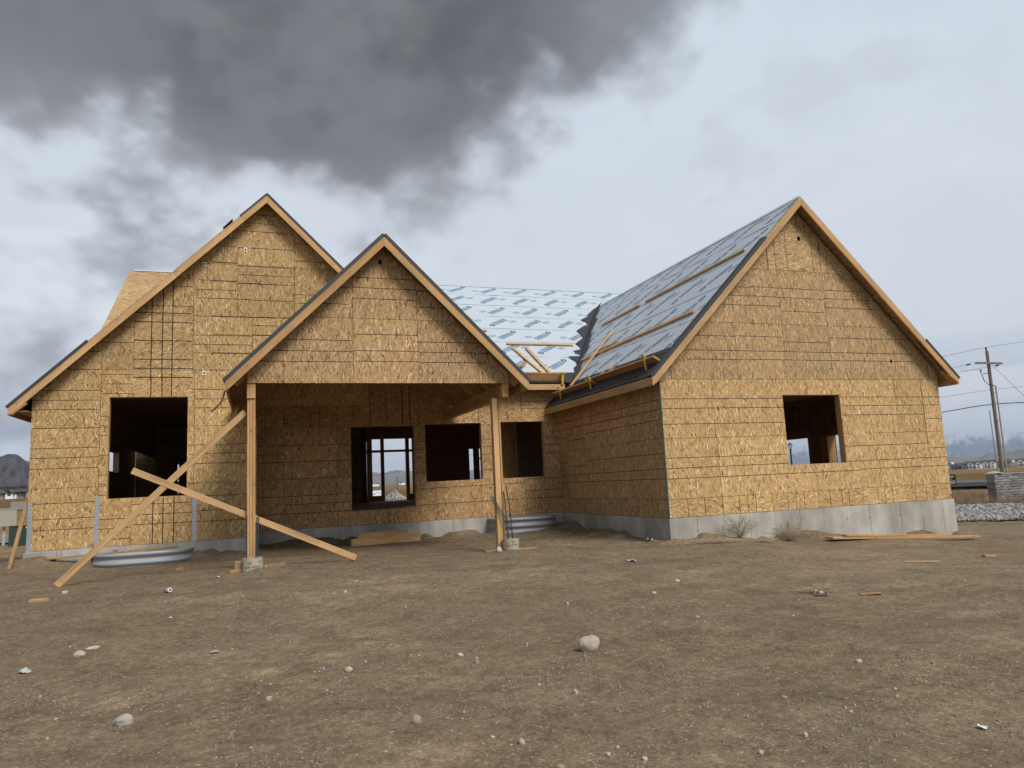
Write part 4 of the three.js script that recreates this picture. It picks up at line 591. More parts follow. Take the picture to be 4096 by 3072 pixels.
// --- porch: roof, rafters, beams, posts
const QX = 2.17, QY = 4.545;
{
  const d = sub('porch_roof_deck', house), zb = zOn(QY);
  for (const s of [-1, 1]) slope('deck_slope', QX, QY, s, [[QX, -12.6], [QX + s * 2.655, -12.6], [QX + s * 2.655, s < 0 ? -16.5 : -17.1], [QX, zb]], 0, 0.02, M.sheath[0], d);
  barge(QX, QY, QX - 2.655, -12.595, -1, M.wood[4], []); barge(QX, QY, QX + 2.655, -12.595, 1, M.wood[3], []);
  rakeEdge(QX, QY, QX, QX - 2.675, -12.6, -1, 0.3, 0.04); rakeEdge(QX, QY, QX, QX + 2.675, -12.6, 1, 0.3, 0.04);
  shingleRun(QX, QY, -1, QX - 2.67, 3, -12.9, -16.4, 0); shingleRun(QX, QY, 1, QX + 2.67, 3, -12.9, -17.0, 0);
  for (const s of [-1, 1]) {
    part('fascia', plank(V(QX + s * 2.64, 1.795, -12.6), V(QX + s * 2.64, 1.795, s < 0 ? -16.4 : -17.0), 0.15, 0.038, EY), M.wood[2], house);
    for (let z = -12.98; z > -17.3; z -= 0.61) { const n = V(s * S2, S2, 0), a = V(QX + s * 0.06, QY - 0.06, z).addScaledVector(n, -0.092), b = V(QX + s * 2.61, QY - 2.61, z).addScaledVector(n, -0.092); if (s < 0 && z < -16.5) continue; part('rafter', plank(a, b, 0.14, 0.038, n), pick(M.framing), house); }
    const bx = s < 0 ? [-0.158, -0.022] : [4.395, 4.519], wd = bx[1] - bx[0], cx = (bx[0] + bx[1]) / 2, zEnd = s < 0 ? -16.53 : -17.44;
    part('beam', plank(V(cx, 1.742, -12.905), V(cx, 1.742, zEnd), 0.25, wd, EY), M.wood[s < 0 ? 2 : 4], house);
    const lining = merge([0, 1, 2, 3, 4].map((k) => slab([0, 1].flatMap((e) => { const x = QX + s * (2.62 - k * 0.13 - e * 0.125); return e ? [V(x, QY - Math.abs(x - QX), -16.4), V(x, QY - Math.abs(x - QX), -12.64)] : [V(x, QY - Math.abs(x - QX), -12.64), V(x, QY - Math.abs(x - QX), -16.4)]; }).map((p) => p.addScaledVector(V(s * S2, S2, 0), -0.024)), V(s * S2, S2, 0), 0.012, (p) => [p.z / 2.4, p.y / 0.6])));
    part('eave_lining', lining, M.framing[0], house);
  }
  part('ridge_board', plank(V(QX, QY - 0.16, -12.92), V(QX, QY - 0.16, -17.4), 0.18, 0.038, EY), M.framing[0], house);
  // posts built up from two and three planks
  for (const [x, w] of [[-0.135, 0.038], [-0.092, 0.044], [-0.045, 0.044]]) part('post_plank', plank(V(x, groundY(x, -13) - 0.05, -13.0 - (x < -0.1 ? 0.012 : 0)), V(x, 1.612, -13.0 - (x < -0.1 ? 0.012 : 0)), 0.14, w, EZ), M.wood[x < -0.1 ? 1 : 4], house);
  part('post_plank', plank(V(4.30, groundY(4.3, -13.2) + 0.03, -13.18), V(4.30, 1.613, -13.18), 0.105, 0.14, EX), M.wood[1], house); part('post_plank', plank(V(4.385, groundY(4.3, -13.2) + 0.03, -13.19), V(4.385, 1.613, -13.19), 0.038, 0.13, EX), M.wood[2], house);
  // a scrap of membrane hanging off the left eave
  part('membrane_scrap', tube([V(-0.50, 1.72, -12.75), V(-0.53, 1.58, -12.7), V(-0.60, 1.46, -12.66), V(-0.70, 1.37, -12.64)], 0.013, 12, 5), M.membrane, house); 
  part('block', plank(V(-0.36, 2.10, -14.2), V(-0.36, 2.35, -14.3), 0.14, 0.038, EX), M.oldWood[0], house); part('block', plank(V(15.0, 2.05, -12.5), V(15.22, 2.16, -12.5), 0.14, 0.09, EY), M.oldWood[0], house);
}
// --- steel hold-down straps over the left foundation
for (const [x, y1, y0] of [[-4.152, 0.044, -0.95], [-3.003, 0.116, -0.86], [-1.217, 0.103, -0.90]]) {
  const s = part('holdown_strap', box(x - 0.039, x + 0.039, y0, y1, -16.5345, -16.531), M.strap, house), dots = [];
  for (let y = y0 + 0.34; y < y1 - 0.03; y += 0.075) for (const dx of [-0.02, 0.018]) { const g = new THREE.SphereGeometry(0.006, 6, 4); g.scale(1, 1, 0.5); g.scale(1.5, 1.5, 1.2); g.translate(x + dx + rr(-0.003, 0.003), y + rr(-0.015, 0.015), -16.530); dots.push(g); }
  part('nail_heads', merge(dots), std({ color: col(0.17, 0.18, 0.19), roughness: 0.6 }), s);
}
// ---------------------------------------------------------------- ground of the lot
const LOT = { x0: -12, x1: 22, z0: -22, z1: 2.5 };
function lotTone(x, z) {                                             // dry pale crust, darker damp or churned soil, tracked sand
  const a = fbm2(x * 0.22 + 9, z * 0.30 + 4, 4, 61), b = fbm2(x * 0.9, z * 1.5, 4, 62), c = fbm2(x * 3.1, z * 4.3, 3, 63), st = fbm2(x * 0.5 - z * 0.25, z * 2.6 + x * 0.4, 3, 64);
  const pale = sst(0.50, 0.68, a * 0.45 + st * 0.35 + b * 0.2), dark = sst(0.50, 0.72, b * 0.55 + c * 0.45);
  let k = 1.0 + 0.24 * pale - 0.05 * dark + (c - 0.5) * 0.05;
  const sand = sst(0.42, 0.6, fbm2(x * 0.35 + 2, z * 0.5, 3, 67)) * sst(5, 9, x) * sst(-7, -9, z);
  k += 0.16 * sand; const warm = (b - 0.5) * 0.05;
  return [k * (1 + warm), k, k * (1 - warm * 1.2 - 0.02)];
}
function lotRelief(x, z) {
  const e = sst(LOT.x0, LOT.x0 + 3, x) * sst(LOT.x1, LOT.x1 - 3, x) * sst(LOT.z0, LOT.z0 + 2, z);
  const big = (fbm2(x * 0.6, z * 0.8, 3, 71) - 0.5) * 0.05, mid = (fbm2(x * 2.3, z * 2.9, 4, 72) - 0.5) * 0.014, churn = sst(0.50, 0.68, fbm2(x * 0.55 + 3, z * 0.8 + 8, 3, 73));
  const lump = fbm2(x * 9, z * 9, 3, 74); const lumps = Math.max(0, lump - 0.50) * 0.07 * churn;
  const rut = Math.sin((z * 1.0 + x * 0.18 + (fbm2(x * 0.3, z * 0.3, 2, 75) - 0.5) * 2) * 2.4); const ruts = 0.004 * rut * sst(-4, -7, z);
  return (big * sst(-1, -5, z) + mid * 0.6 + lumps + ruts) * e;
}
// heaps of loose soil against footings and the window wells
const HEAPS = [[0.1, -12.2, 0.5, 0.07], [4.4, -12.9, 0.5, 0.05], [-3.7, -16.45, 0.6, 0.06], [7.0, -16.9, 0.8, 0.10], [6.6, -17.2, 0.5, 0.05], [-0.4, -16.0, 0.6, 0.05], [10.6, -12.0, 0.6, 0.05], [9.0, -11.95, 0.6, 0.05], [13.8, -12.0, 0.7, 0.06]];
// loose backfill left uneven along the foundation
const WALLS = [[-4.2, -16.53, 0, -16.53], [0, -17.44, 7.43, -17.44], [7.43, -17.44, 7.43, -12.27], [7.43, -12.27, 14.76, -12.27]];
function bank(x, z) { let m = 9; for (const [a, b, c, d] of WALLS) { const L = (c - a) ** 2 + (d - b) ** 2, t = clamp(((x - a) * (c - a) + (z - b) * (d - b)) / L); m = Math.min(m, Math.hypot(x - a - t * (c - a), z - b - t * (d - b))); } return m > 0.7 ? 0 : 0.13 * sst(0.7, 0, m) * sst(0.38, 0.7, fbm2(x * 1.7 + 5, z * 1.7, 3, 79)); }
const surfY = (x, z) => { let h = groundY(x, z) + lotRelief(x, z); if (z < -11.6) h += bank(x, z); for (const [a, b, r, k] of HEAPS) { const d = Math.hypot(x - a, z - b); if (d < r) h += k * sst(r, 0, d); } return h; };
{
  const xs = [], zs = []; for (let x = LOT.x0; x <= LOT.x1 + 1e-6;) { xs.push(x); x += x > -6 && x < 12 ? 0.045 : 0.09; } for (let z = LOT.z1; z >= LOT.z0;) { zs.push(z); z -= z > -2 ? 0.2 : z > -9 ? 0.032 : z > -17.5 ? 0.05 : 0.25; }
  const nx = xs.length, nz = zs.length, pos = new Float32Array(nx * nz * 3), colr = new Float32Array(nx * nz * 3), uv = new Float32Array(nx * nz * 2), idx = [];
  for (let j = 0; j < nz; j++) for (let i = 0; i < nx; i++) {
    const o = j * nx + i, x = xs[i], z = zs[j], rim = i === 0 || j === 0 || i === nx - 1 || j === nz - 1, [r, g, b] = lotTone(x, z);
    pos[o * 3] = x; pos[o * 3 + 1] = surfY(x, z) - (rim ? 0.25 : 0); pos[o * 3 + 2] = z; colr[o * 3] = r; colr[o * 3 + 1] = g; colr[o * 3 + 2] = b; uv[o * 2] = x / 5; uv[o * 2 + 1] = z / 5;
  }
  for (let j = 0; j < nz - 1; j++) for (let i = 0; i < nx - 1; i++) { const o = j * nx + i; idx.push(o, o + 1, o + nx + 1, o, o + nx + 1, o + nx); }
  const g = new THREE.BufferGeometry(); g.setAttribute('position', new THREE.BufferAttribute(pos, 3)); g.setAttribute('color', new THREE.BufferAttribute(colr, 3)); g.setAttribute('uv', new THREE.BufferAttribute(uv, 2)); g.setIndex(idx); g.computeVertexNormals();
  structure('ground', g, new THREE.MeshPhysicalMaterial({ map: dirtMap, bumpMap: dirtBump, bumpScale: 0.014, vertexColors: true, roughness: 0.97, specularIntensity: 0.2, color: col(0.655, 0.65, 0.645) }));
}
// ---------------------------------------------------------------- the country round about: one sheet to the horizon
{
  const na = 360, rs = []; for (let r = 9; r < 14000; r *= r < 120 ? 1.035 : 1.06) rs.push(r);
  const nr = rs.length, pos = [], cl = [], uv = [], idx = [];
  for (let j = 0; j < nr; j++) for (let i = 0; i <= na; i++) {
    const a = i / na * 2 * Math.PI, r = rs[j], x = Math.sin(a) * r, z = -Math.cos(a) * r, az = a * 180 / Math.PI > 180 ? a * 180 / Math.PI - 360 : a * 180 / Math.PI;
    const under = x > LOT.x0 - 0.5 && x < LOT.x1 + 0.5 && z > LOT.z0 - 0.5 && z < LOT.z1 + 0.5;
    const inLot = sst(-0.5, 1.2, Math.min(x - LOT.x0, LOT.x1 - x, z - LOT.z0, LOT.z1 - z));
    let y = groundY(x, z) - 0.35 * inLot + (r > 40 ? (fbm2(x * 0.05, z * 0.05, 3, 81) - 0.5) * Math.min(0.5, r * 0.004) : 0); if (under && inLot < 0.01) y -= 0;
    pos.push(x, y, z); uv.push(x / 5, z / 5);
    // fallow brown fields, dun grass, far grey-brown range land
    const n = fbm2(x * 0.08, z * 0.08, 4, 82), st = fbm2(az * 0.4, Math.log(r) * 9, 3, 83); let c;
    if (r < 45) c = [0.95, 0.9, 0.84]; else if (r < 130) c = [0.80, 0.72, 0.60]; else if (r < 420) c = [0.58, 0.48, 0.38]; else if (r < 1500) c = st > 0.5 ? [0.62, 0.54, 0.44] : [0.82, 0.74, 0.58]; else c = [0.74, 0.66, 0.54];
    const k = 0.8 + 0.4 * n; cl.push(c[0] * k, c[1] * k, c[2] * k);
  }
  for (let j = 0; j < nr - 1; j++) for (let i = 0; i < na; i++) { const o = j * (na + 1) + i; idx.push(o, o + 1, o + na + 2, o, o + na + 2, o + na + 1); }
  const g = new THREE.BufferGeometry(); g.setAttribute('position', new THREE.Float32BufferAttribute(pos, 3)); g.setAttribute('color', new THREE.Float32BufferAttribute(cl, 3)); g.setAttribute('uv', new THREE.Float32BufferAttribute(uv, 2)); g.setIndex(idx); g.computeVertexNormals();
  structure('terrain', g, new THREE.MeshPhysicalMaterial({ map: dirtMap, vertexColors: true, roughness: 1, specularIntensity: 0 }));
}
// ---- hills and mountains. ridge: [[azimuth, height / distance]], drawn as a rough slope rising from its foot to the ridge and falling behind
function range(name, D, ridge, foot, depth, rough, paint, seed, m) {
  const a0 = ridge[0][0], a1 = ridge[ridge.length - 1][0], na = Math.ceil((a1 - a0) * 14), nd = 44, pos = [], cl = [], idx = [];
  for (let j = 0; j <= nd; j++) for (let i = 0; i <= na; i++) {
    const az = mix(a0, a1, i / na), t = j / nd, k = t < 0.7 ? t / 0.7 : 1 - (t - 0.7) / 0.3 * 0.7, r = D + (t - 0.7) * depth, a = az * Math.PI / 180;
    const ends = sst(a0, a0 + 1.5, az) * sst(a1, a1 - 1.5, az), sp = fbm2(az * 1.3 + t * 1.2, t * 3.5, 5, seed), rid = 1 - Math.abs(2 * fbm2(az * 2.4 + t, t * 4.4, 4, seed + 4) - 1);
    let e = mix(foot, lut(ridge, az), Math.pow(k, 0.85)); e += ((sp - 0.5) + (rid - 0.7) * 0.7) * rough * Math.sin(Math.PI * Math.min(1, k * 0.93)); e = mix(foot - 0.01, e, ends);
    const y = e * r; pos.push(Math.sin(a) * r, y, -Math.cos(a) * r); cl.push(...paint(k, sp, rid, az));
  }
  for (let j = 0; j < nd; j++) for (let i = 0; i < na; i++) { const o = j * (na + 1) + i; idx.push(o, o + 1, o + na + 2, o, o + na + 2, o + na + 1); }
  const g = new THREE.BufferGeometry(); g.setAttribute('position', new THREE.Float32BufferAttribute(pos, 3)); g.setAttribute('color', new THREE.Float32BufferAttribute(cl, 3)); g.setIndex(idx); g.computeVertexNormals();
  structure(name, g, new THREE.MeshPhysicalMaterial({ vertexColors: true, roughness: 1, specularIntensity: 0 }));
}
const sage = (k, sp, rid) => { const d = 0.75 + 0.5 * sp, s = sst(0.62, 0.9, rid); return [0.048 * d + 0.03 * s, 0.046 * d + 0.026 * s, 0.052 * d + 0.022 * s]; };
range('mountain', 2000, [[-60, 0.02], [-38, 0.04], [-26, 0.034], [-20, 0.046], [-16.6, 0.0535], [-15.9, 0.056], [-15.4, 0.0592], [-15.0, 0.0580], [-14.3, 0.050], [-12.8, 0.040], [-9, 0.034], [-4, 0.03], [0, 0.020]], 0.022, 900, 0.008, sage, 11);
range('hill', 7000, [[-6, 0.01], [0, 0.019], [4, 0.022], [7.5, 0.0224], [8.5, 0.0225], [9.2, 0.0208], [9.9, 0.0232], [10.3, 0.0241], [10.9, 0.0224], [12, 0.0214], [14, 0.018], [16.1, 0.0195], [19, 0.016], [26, 0.014], [33, 0.010], [40, 0.006]], 0.006, 3000, 0.0028, (k, sp, rid) => { const d = 0.8 + 0.4 * sp; return [0.16 * d, 0.145 * d, 0.13 * d]; }, 23);
range('hill', 5200, [[44, 0.002], [47, 0.006], [50.2, 0.0064], [51.2, 0.0042], [51.9, 0.0034], [52.7, 0.0076], [53.5, 0.0082], [54.5, 0.0104], [57, 0.014], [64, 0.010], [72, 0.002]], -0.002, 1500, 0.0012, (k, sp) => { const d = 0.75 + 0.5 * sp; return [0.17 * d, 0.145 * d, 0.12 * d]; }, 37);
range('mountain', 16000, [[30, 0.012], [36, 0.020], [40.0, 0.0238], [40.4, 0.0246], [41.1, 0.0266], [41.4, 0.0292], [41.6, 0.0278], [43, 0.027], [46, 0.033], [49, 0.030], [50.1, 0.0315], [50.8, 0.0332], [51.5, 0.0316], [52.3, 0.030], [53.5, 0.0292], [54.6, 0.0300], [58, 0.036], [66, 0.030], [80, 0.01]], -0.002, 5000, 0.0075, (k, sp, rid) => { const s = sst(0.55, 0.75, k * 0.55 + rid * 0.35 + (sp - 0.5) * 0.6) * sst(0.35, 0.6, k); return [mix(0.10, 0.62, s * 0.7), mix(0.12, 0.66, s * 0.7), mix(0.15, 0.72, s * 0.7)]; }, 51);
// road beyond the lot on the right
{
  const pos = [], uv = [], cl = [];
  const lane = (r0, r1, lift, m, name) => { const p = [], u = []; for (let i = 0; i < 60; i++) { const q = [i, i + 1].map((k) => (46 + k * 0.45) * Math.PI / 180), P = (a, r) => { const rr2 = r / Math.cos(a - 51.5 * Math.PI / 180); return V(Math.sin(a) * rr2, 0, -Math.cos(a) * rr2); }; const [A, B, C, D] = [P(q[0], r0), P(q[1], r0), P(q[1], r1), P(q[0], r1)].map((v) => v.setY(farY(v.x, v.z) + lift)); for (const v of [A, B, C, A, C, D]) { p.push(v.x, v.y, v.z); u.push(v.x / 4, v.z / 4); } } structure(name, geoFrom(p, u), m); };
  lane(74, 98, 0.22, new THREE.MeshPhysicalMaterial({ color: col(0.06, 0.06, 0.064), roughness: 1, specularIntensity: 0 }), 'road'); lane(88, 94, 0.30, new THREE.MeshPhysicalMaterial({ color: col(0.13, 0.13, 0.135), roughness: 1, specularIntensity: 0 }), 'road');
}
// ---------------------------------------------------------------- things standing and lying about
const G = (x, z, up = 0) => V(x, surfY(x, z) + up, z);
const straw = std({ color: col(0.40, 0.32, 0.21), roughness: 0.95 });
// --- footings cast in cardboard tubes
function tubeFooting(x, z, r, h, lines, tilt, label, bars) {
  const y = surfY(x, z), t = thing('tube_footing', label, 'footing', [x, y, z]);
  const c = document.createElement('canvas'); c.width = 1024; c.height = 480; const g = c.getContext('2d'), q = rng(lines.length * 7 + 3);
  g.fillStyle = 'rgb(166,157,141)'; g.fillRect(0, 0, 1024, 480); for (let i = 0; i < 900; i++) { g.fillStyle = `rgba(${q() < 0.5 ? '120,112,100' : '225,221,210'},0.13)`; g.fillRect(q() * 1024, q() * 480, 10 + q() * 70, 1 + q() * 4); }
  g.strokeStyle = 'rgba(110,102,92,0.8)'; g.lineWidth = 3; for (const o of [-40, 190]) { g.beginPath(); g.moveTo(0, o + 60); g.lineTo(1024, o - 40); g.stroke(); }
  g.fillStyle = 'rgb(44,42,42)'; for (const [s, px, X, Y, rot] of lines) { g.save(); g.translate(X, Y); g.rotate(rot); g.font = `bold ${px}px sans-serif`; g.fillText(s, 0, 0); g.restore(); }
  const wall = new THREE.CylinderGeometry(r, r, h + 0.25, 40, 1, true); wall.translate(0, (h - 0.25) / 2, 0); wall.rotateY(Math.PI); part('cardboard_tube', wall, std({ map: canvasTex(c), roughness: 0.9, side: THREE.DoubleSide }), t);
  const top = new THREE.CylinderGeometry(r - 0.006, r - 0.006, 0.3, 32); top.translate(0, h - 0.165, 0); part('concrete_fill', top, M.concrete[1], t);
  bars.forEach((b) => part('rebar', tube(b.map((p) => V(...p)), 0.0095, 14, 6), M.rebar, t)); t.rotation.z = tilt; t.rotation.y = x > 1 ? -0.32 : 0; return t;
}
tubeFooting(-0.06, -12.46, 0.155, 0.20, [['12', 66, 420, 108, -0.06], ['CONC', 34, 590, 78, 0], ['EASY POUR', 50, 372, 172, -0.05]], 0.0, 'dusty cardboard tube footing printed 12, at the braced porch post', [[[-0.09, 0.1, 0.08], [-0.09, 0.45, 0.07], [-0.088, 0.86, 0.06]], [[0.075, 0.1, 0.09], [0.08, 0.5, 0.05], [0.088, 0.84, 0.02]], [[0.045, 0.1, 0.1], [0.052, 0.45, 0.06], [0.062, 0.83, 0.02]]]);
tubeFooting(4.45, -12.98, 0.150, 0.20, [['12', 70, 520, 92, -0.06], ['EASY POUR', 54, 400, 162, -0.1], ['OSF', 34, 396, 112, -0.05]], -0.03, 'clean cardboard tube footing printed 12 with bent rebar, at the unbraced post', [[[0.05, 0.1, 0.05], [0.03, 0.3, 0.0], [-0.12, 0.62, -0.02], [-0.34, 0.98, -0.05]], [[-0.03, 0.1, 0.06], [-0.05, 0.3, 0.0], [-0.16, 0.62, -0.02], [-0.37, 0.97, -0.06]], [[0.03, 0.1, -0.05], [0.015, 0.5, -0.07], [-0.07, 1.16, -0.1]], [[-0.05, 0.1, -0.04], [-0.07, 0.5, -0.06], [-0.12, 1.07, -0.1]]]);
// --- timber: braces, boards, blocks.  Each is one stick of its own
function timber(name, a, b, W, H, wide, m, label, group) { const c = a.clone(), g = plank(V(0, 0, 0), b.clone().sub(a), W, H, wide); return single(name, g, m, label, 'board', [c.x, c.y, c.z], group); }
timber('brace_board', V(-0.19, 1.40, -13.08), V(-2.84, surfY(-2.84, -12.85) + 0.02, -12.85), 0.104, 0.038, EY, M.wood[0], 'long diagonal brace board from porch post top down to the dirt');
timber('brace_board', V(-1.87, 0.47, -12.93), V(1.64, surfY(1.64, -13.3) + 0.05, -13.20), 0.104, 0.038, EY, M.wood[1], 'brace board crossing the long one, sloping down past the post to the porch dirt');
timber('leaning_board', G(-4.27, -15.85), V(-4.235, 0.10, -16.7), 0.064, 0.038, EX, M.oldWood[0], 'weathered board leaning against the outer corner of the large gable');
timber('beam_offcut', G(1.95, -16.35, 0.075), G(3.50, -16.62, 0.075), 0.15, 0.14, EY, M.wood[3], 'thick beam offcut on the dirt under another, below the porch doorway');
timber('beam_offcut', G(2.10, -16.52, 0.205), G(3.24, -16.66, 0.205), 0.13, 0.10, EY, M.wood[1], 'stamped beam offcut resting on a thicker one below the porch doorway');
timber('long_board', G(10.42, -11.45, 0.06), G(14.0, -11.25, 0.06), 0.038, 0.235, EY, M.wood[2], 'long plank lying flat along the wing foundation');
timber('long_board', G(10.75, -11.40, 0.10), G(13.3, -11.25, 0.10), 0.038, 0.14, EY, M.wood[4], 'narrower plank lying on the long one by the wing foundation');
timber('sole_board', G(3.98, -13.12, 0.02), G(4.98, -13.12, 0.02), 0.038, 0.14, EY, M.oldWood[0], 'flat scrap board under the unbraced porch post');
timber('scrap_block', G(-0.40, -12.54, 0.02), G(-0.12, -12.56, 0.02), 0.05, 0.12, EY, M.oldWood[0], 'flat wood block under the upright one at the braced post');
timber('scrap_block', G(-0.33, -12.56, 0.11), G(-0.17, -12.57, 0.11), 0.13, 0.06, EY, M.oldWood[0], 'upright wood block beside the dusty tube footing');
timber('scrap_board', G(0.05, -12.92, 0.03), G(0.44, -12.86, 0.045), 0.06, 0.038, EY, M.oldWood[0], 'short scrap board on the dirt behind the dusty tube footing');
timber('scrap_block', G(-2.80, -11.36, 0.018), G(-2.60, -11.30, 0.018), 0.04, 0.10, EY, M.wood[2], 'small cut wood block lying on the open dirt left of a drinks can');
timber('scrap_block', G(11.02, -8.76, 0.018), G(11.2, -8.70, 0.018), 0.035, 0.09, EY, M.wood[2], 'small wood block alone on the pale dirt before the wing');
timber('scrap_block', G(-1.32, -14.0, 0.025), G(-1.2, -14.02, 0.03), 0.05, 0.07, EY, M.oldWood[0], 'tiny wood block on the dirt before the curved steel well with a board');
timber('scrap_board', G(9.2, -8.62, 0.012), G(9.75, -8.50, 0.012), 0.014, 0.03, EY, M.wood[1], 'thin lath lying on the pale dirt before the wing');
timber('scrap_board', G(6.33, -6.58, 0.012), G(6.55, -6.5, 0.015), 0.02, 0.035, EY, M.oldWood[1], 'dark broken stick beside the flattened dry weed');
timber('wall_cleat', V(7.415, 1.32, -15.0), V(7.415, 1.32, -13.93), 0.07, 0.03, EY, M.wood[2], 'short board nailed flat on the side wall of the wing');
// --- curved corrugated window wells
function well(x0, x1, zw, out, yTop, h, label) {
  const t = thing('window_well', label, 'window well', [0, 0, 0]), cx = (x0 + x1) / 2, hw = (x1 - x0) / 2, N = 64, K = 40, pos = [], uv = [], idx = [];
  const path = (u) => { const s = u * 2 - 1, e = Math.pow(Math.abs(s), 3.2); return [cx + s * hw, zw + out * Math.pow(Math.max(0, 1 - e), 0.42)]; };
  for (let j = 0; j <= K; j++) for (let i = 0; i <= N; i++) { const u = 0.5 - 0.5 * Math.cos(Math.PI * i / N), [x, z] = path(u), v = j / K, y = yTop - v * h, amp = 0.020 * Math.sin(v * Math.PI * 2 * 3.2 + 0.6), nx = (x - cx) / hw * 0.6, nz = 1; pos.push(x + nx * amp, y, z + nz * amp); uv.push(u, v); }
  for (let j = 0; j < K; j++) for (let i = 0; i < N; i++) { const o = j * (N + 1) + i; idx.push(o, o + 1, o + N + 2, o, o + N + 2, o + N + 1); }
  const g = new THREE.BufferGeometry(); g.setAttribute('position', new THREE.Float32BufferAttribute(pos, 3)); g.setAttribute('uv', new THREE.Float32BufferAttribute(uv, 2)); g.setIndex(idx); g.computeVertexNormals();
  part('corrugated_sheet', g, std({ color: col(0.30, 0.315, 0.33), metalness: 0.25, roughness: 0.6, side: THREE.DoubleSide }), t);
  part('rolled_rim', tube(Array.from({ length: 41 }, (_, i) => { const [x, z] = path(0.5 - 0.5 * Math.cos(Math.PI * i / 40)); return V(x, yTop, z); }), 0.013, 120, 7), M.steel, t);
  for (const s of [-1, 1]) part('wall_flange', box(cx + s * hw - 0.035, cx + s * hw + 0.035, yTop - h, yTop, zw + 0.006, zw + 0.012), M.steel, t);
}
well(-3.02, -1.22, -16.52, 0.85, -1.0, 0.5, 'curved corrugated steel window well with a board across it, under the large gable window');
well(5.40, 7.10, -17.43, 0.85, -0.86, 0.5, 'open corrugated steel window well in the corner by the wing');
timber('well_board', V(-3.9, -1.045, -16.43), V(-1.52, -0.955, -16.2), 0.03, 0.14, EY, M.oldWood[0], 'old board laid across the top of the curved steel well');
timber('well_block', V(-2.28, -0.955, -16.36), V(-2.08, -0.948, -16.34), 0.05, 0.05, EY, M.wood[1], 'small block on the board over the curved steel well');
single('marker_pen', merge([orient(new THREE.CylinderGeometry(0.011, 0.011, 0.10, 10).rotateZ(Math.PI / 2).translate(0.05, 0, 0), V(0, 0, 0), V(1, 0.04, 0.1), EY)]), std({ color: col(0.03, 0.06, 0.22), roughness: 0.4 }), 'blue marker pen lying on the board over the steel well', 'pen', [-2.68, -0.968, -16.37]);
// --- loose boards and planks on the roofs
const onMain = (x, z, k = 0.03) => V(x, mainY(z), z).addScaledVector(MN, k), WN = V(-S2, S2, 0), onWing = (x, z, k = 0.03) => V(x, x - 5.24, z).addScaledVector(WN, k);
const lumber = (a, b, n, m, label, W = 0.089, H = 0.038) => timber('roof_board', a, b, H, W, n, m, label);
lumber(onMain(6.72, -19.17, 0.045), onMain(8.78, -19.18, 0.045), MN, M.wood[1], 'level board fixed across the blue-grey long roof');
lumber(onMain(6.05, -20.0, 0.045), onMain(6.40, -19.99, 0.045), MN, M.wood[3], 'board end showing beside the porch roof edge on the long roof');
lumber(onMain(6.81, -18.9, 0.05), onMain(7.14, -17.40, 0.05), MN, M.wood[1], 'slanting board with nails, left of a second one on the long roof');
lumber(onMain(7.21, -18.91, 0.05), onMain(7.33, -17.40, 0.05), MN, M.wood[0], 'slanting board beside the nailed one, resting on the yellow-bracketed plank');
lumber(onMain(6.60, -17.80, 0.06), onMain(6.80, -18.0, 0.10), MN, M.oldWood[0], 'short brown offcut close to the porch roof edge');
lumber(onWing(9.84, -16.57, 0.045), onWing(9.96, -12.49, 0.045), WN, M.wood[1], 'longest board running along the upper wing roof');
lumber(onWing(9.74, -19.02, 0.045), onWing(9.81, -16.82, 0.045), WN, M.wood[0], 'board in line with the longest one, toward the roof valley');
lumber(onWing(8.47, -16.61, 0.045), onWing(8.54, -12.48, 0.045), WN, M.wood[1], 'long board running along the lower wing roof');
lumber(onWing(8.44, -17.85, 0.045), onWing(8.46, -16.66, 0.045), WN, M.wood[4], 'short board near the valley at the end of the lower long board');
lumber(onWing(8.56, -16.95, 0.045), onWing(8.57, -15.93, 0.045), WN, M.oldWood[0], 'short dark board tucked behind the lower long board');
lumber(onWing(7.52, -16.55, 0.09), onWing(9.13, -17.17, 0.09), WN, M.wood[3], 'loose board lying up the wing roof across the lower board');
lumber(onWing(7.42, -14.45, 0.10), onWing(7.68, -14.25, 0.12), WN, M.wood[1], 'offcut sticking up behind the wing scaffold plank');
lumber(onWing(7.45, -14.9, 0.10), onWing(7.60, -14.78, 0.10), WN, M.wood[4], 'smaller offcut behind the wing scaffold plank');
function scaffoldPlank(a, b, inDir, label) { const mid = inDir.clone(); timber('scaffold_plank', a, b, 0.235, 0.038, mid, M.wood[4], label); }
scaffoldPlank(V(7.33, 2.19, -17.35), V(7.33, 2.19, -14.92), V(-1, 0.55, 0).normalize(), 'scaffold plank on the wing eave, on the valley side of its neighbour');
scaffoldPlank(V(7.37, 2.25, -15.30), V(7.37, 2.25, -12.16), V(-1, 0.55, 0).normalize(), 'scaffold plank on the wing eave reaching to the gable front');
scaffoldPlank(V(5.7, 2.66, -17.16), V(7.58, 2.66, -17.16), V(0, 0.85, 0.5).normalize(), 'scaffold plank on the eave between porch and wing');
function roofJack(o, f, label) {                                    // o: on the plank's outer lip; f: outward horizontal unit
  const t = thing('roof_bracket', label, 'bracket', [0, 0, 0], 0, 'yellow roof brackets'), side = EY.clone().cross(f), P = (out, up) => o.clone().addScaledVector(f, out).addScaledVector(EY, up);
  const bar = (a, b) => plank(a, b, 0.06, 0.016, side);
  part('shelf_arm', bar(P(0.045, 0.13), P(-0.22, -0.02)), M.yellow, t); part('lip', bar(P(0.045, 0.125), P(0.05, 0.17)), M.yellow, t); part('lip', bar(P(0.05, 0.168), P(0.0, 0.155)), M.yellow, t); part('roof_strap', bar(P(-0.22, -0.025), P(-0.02, -0.16)), M.yellow, t); part('knee', bar(P(0.02, 0.105), P(-0.015, -0.15)), M.yellow, t);
}
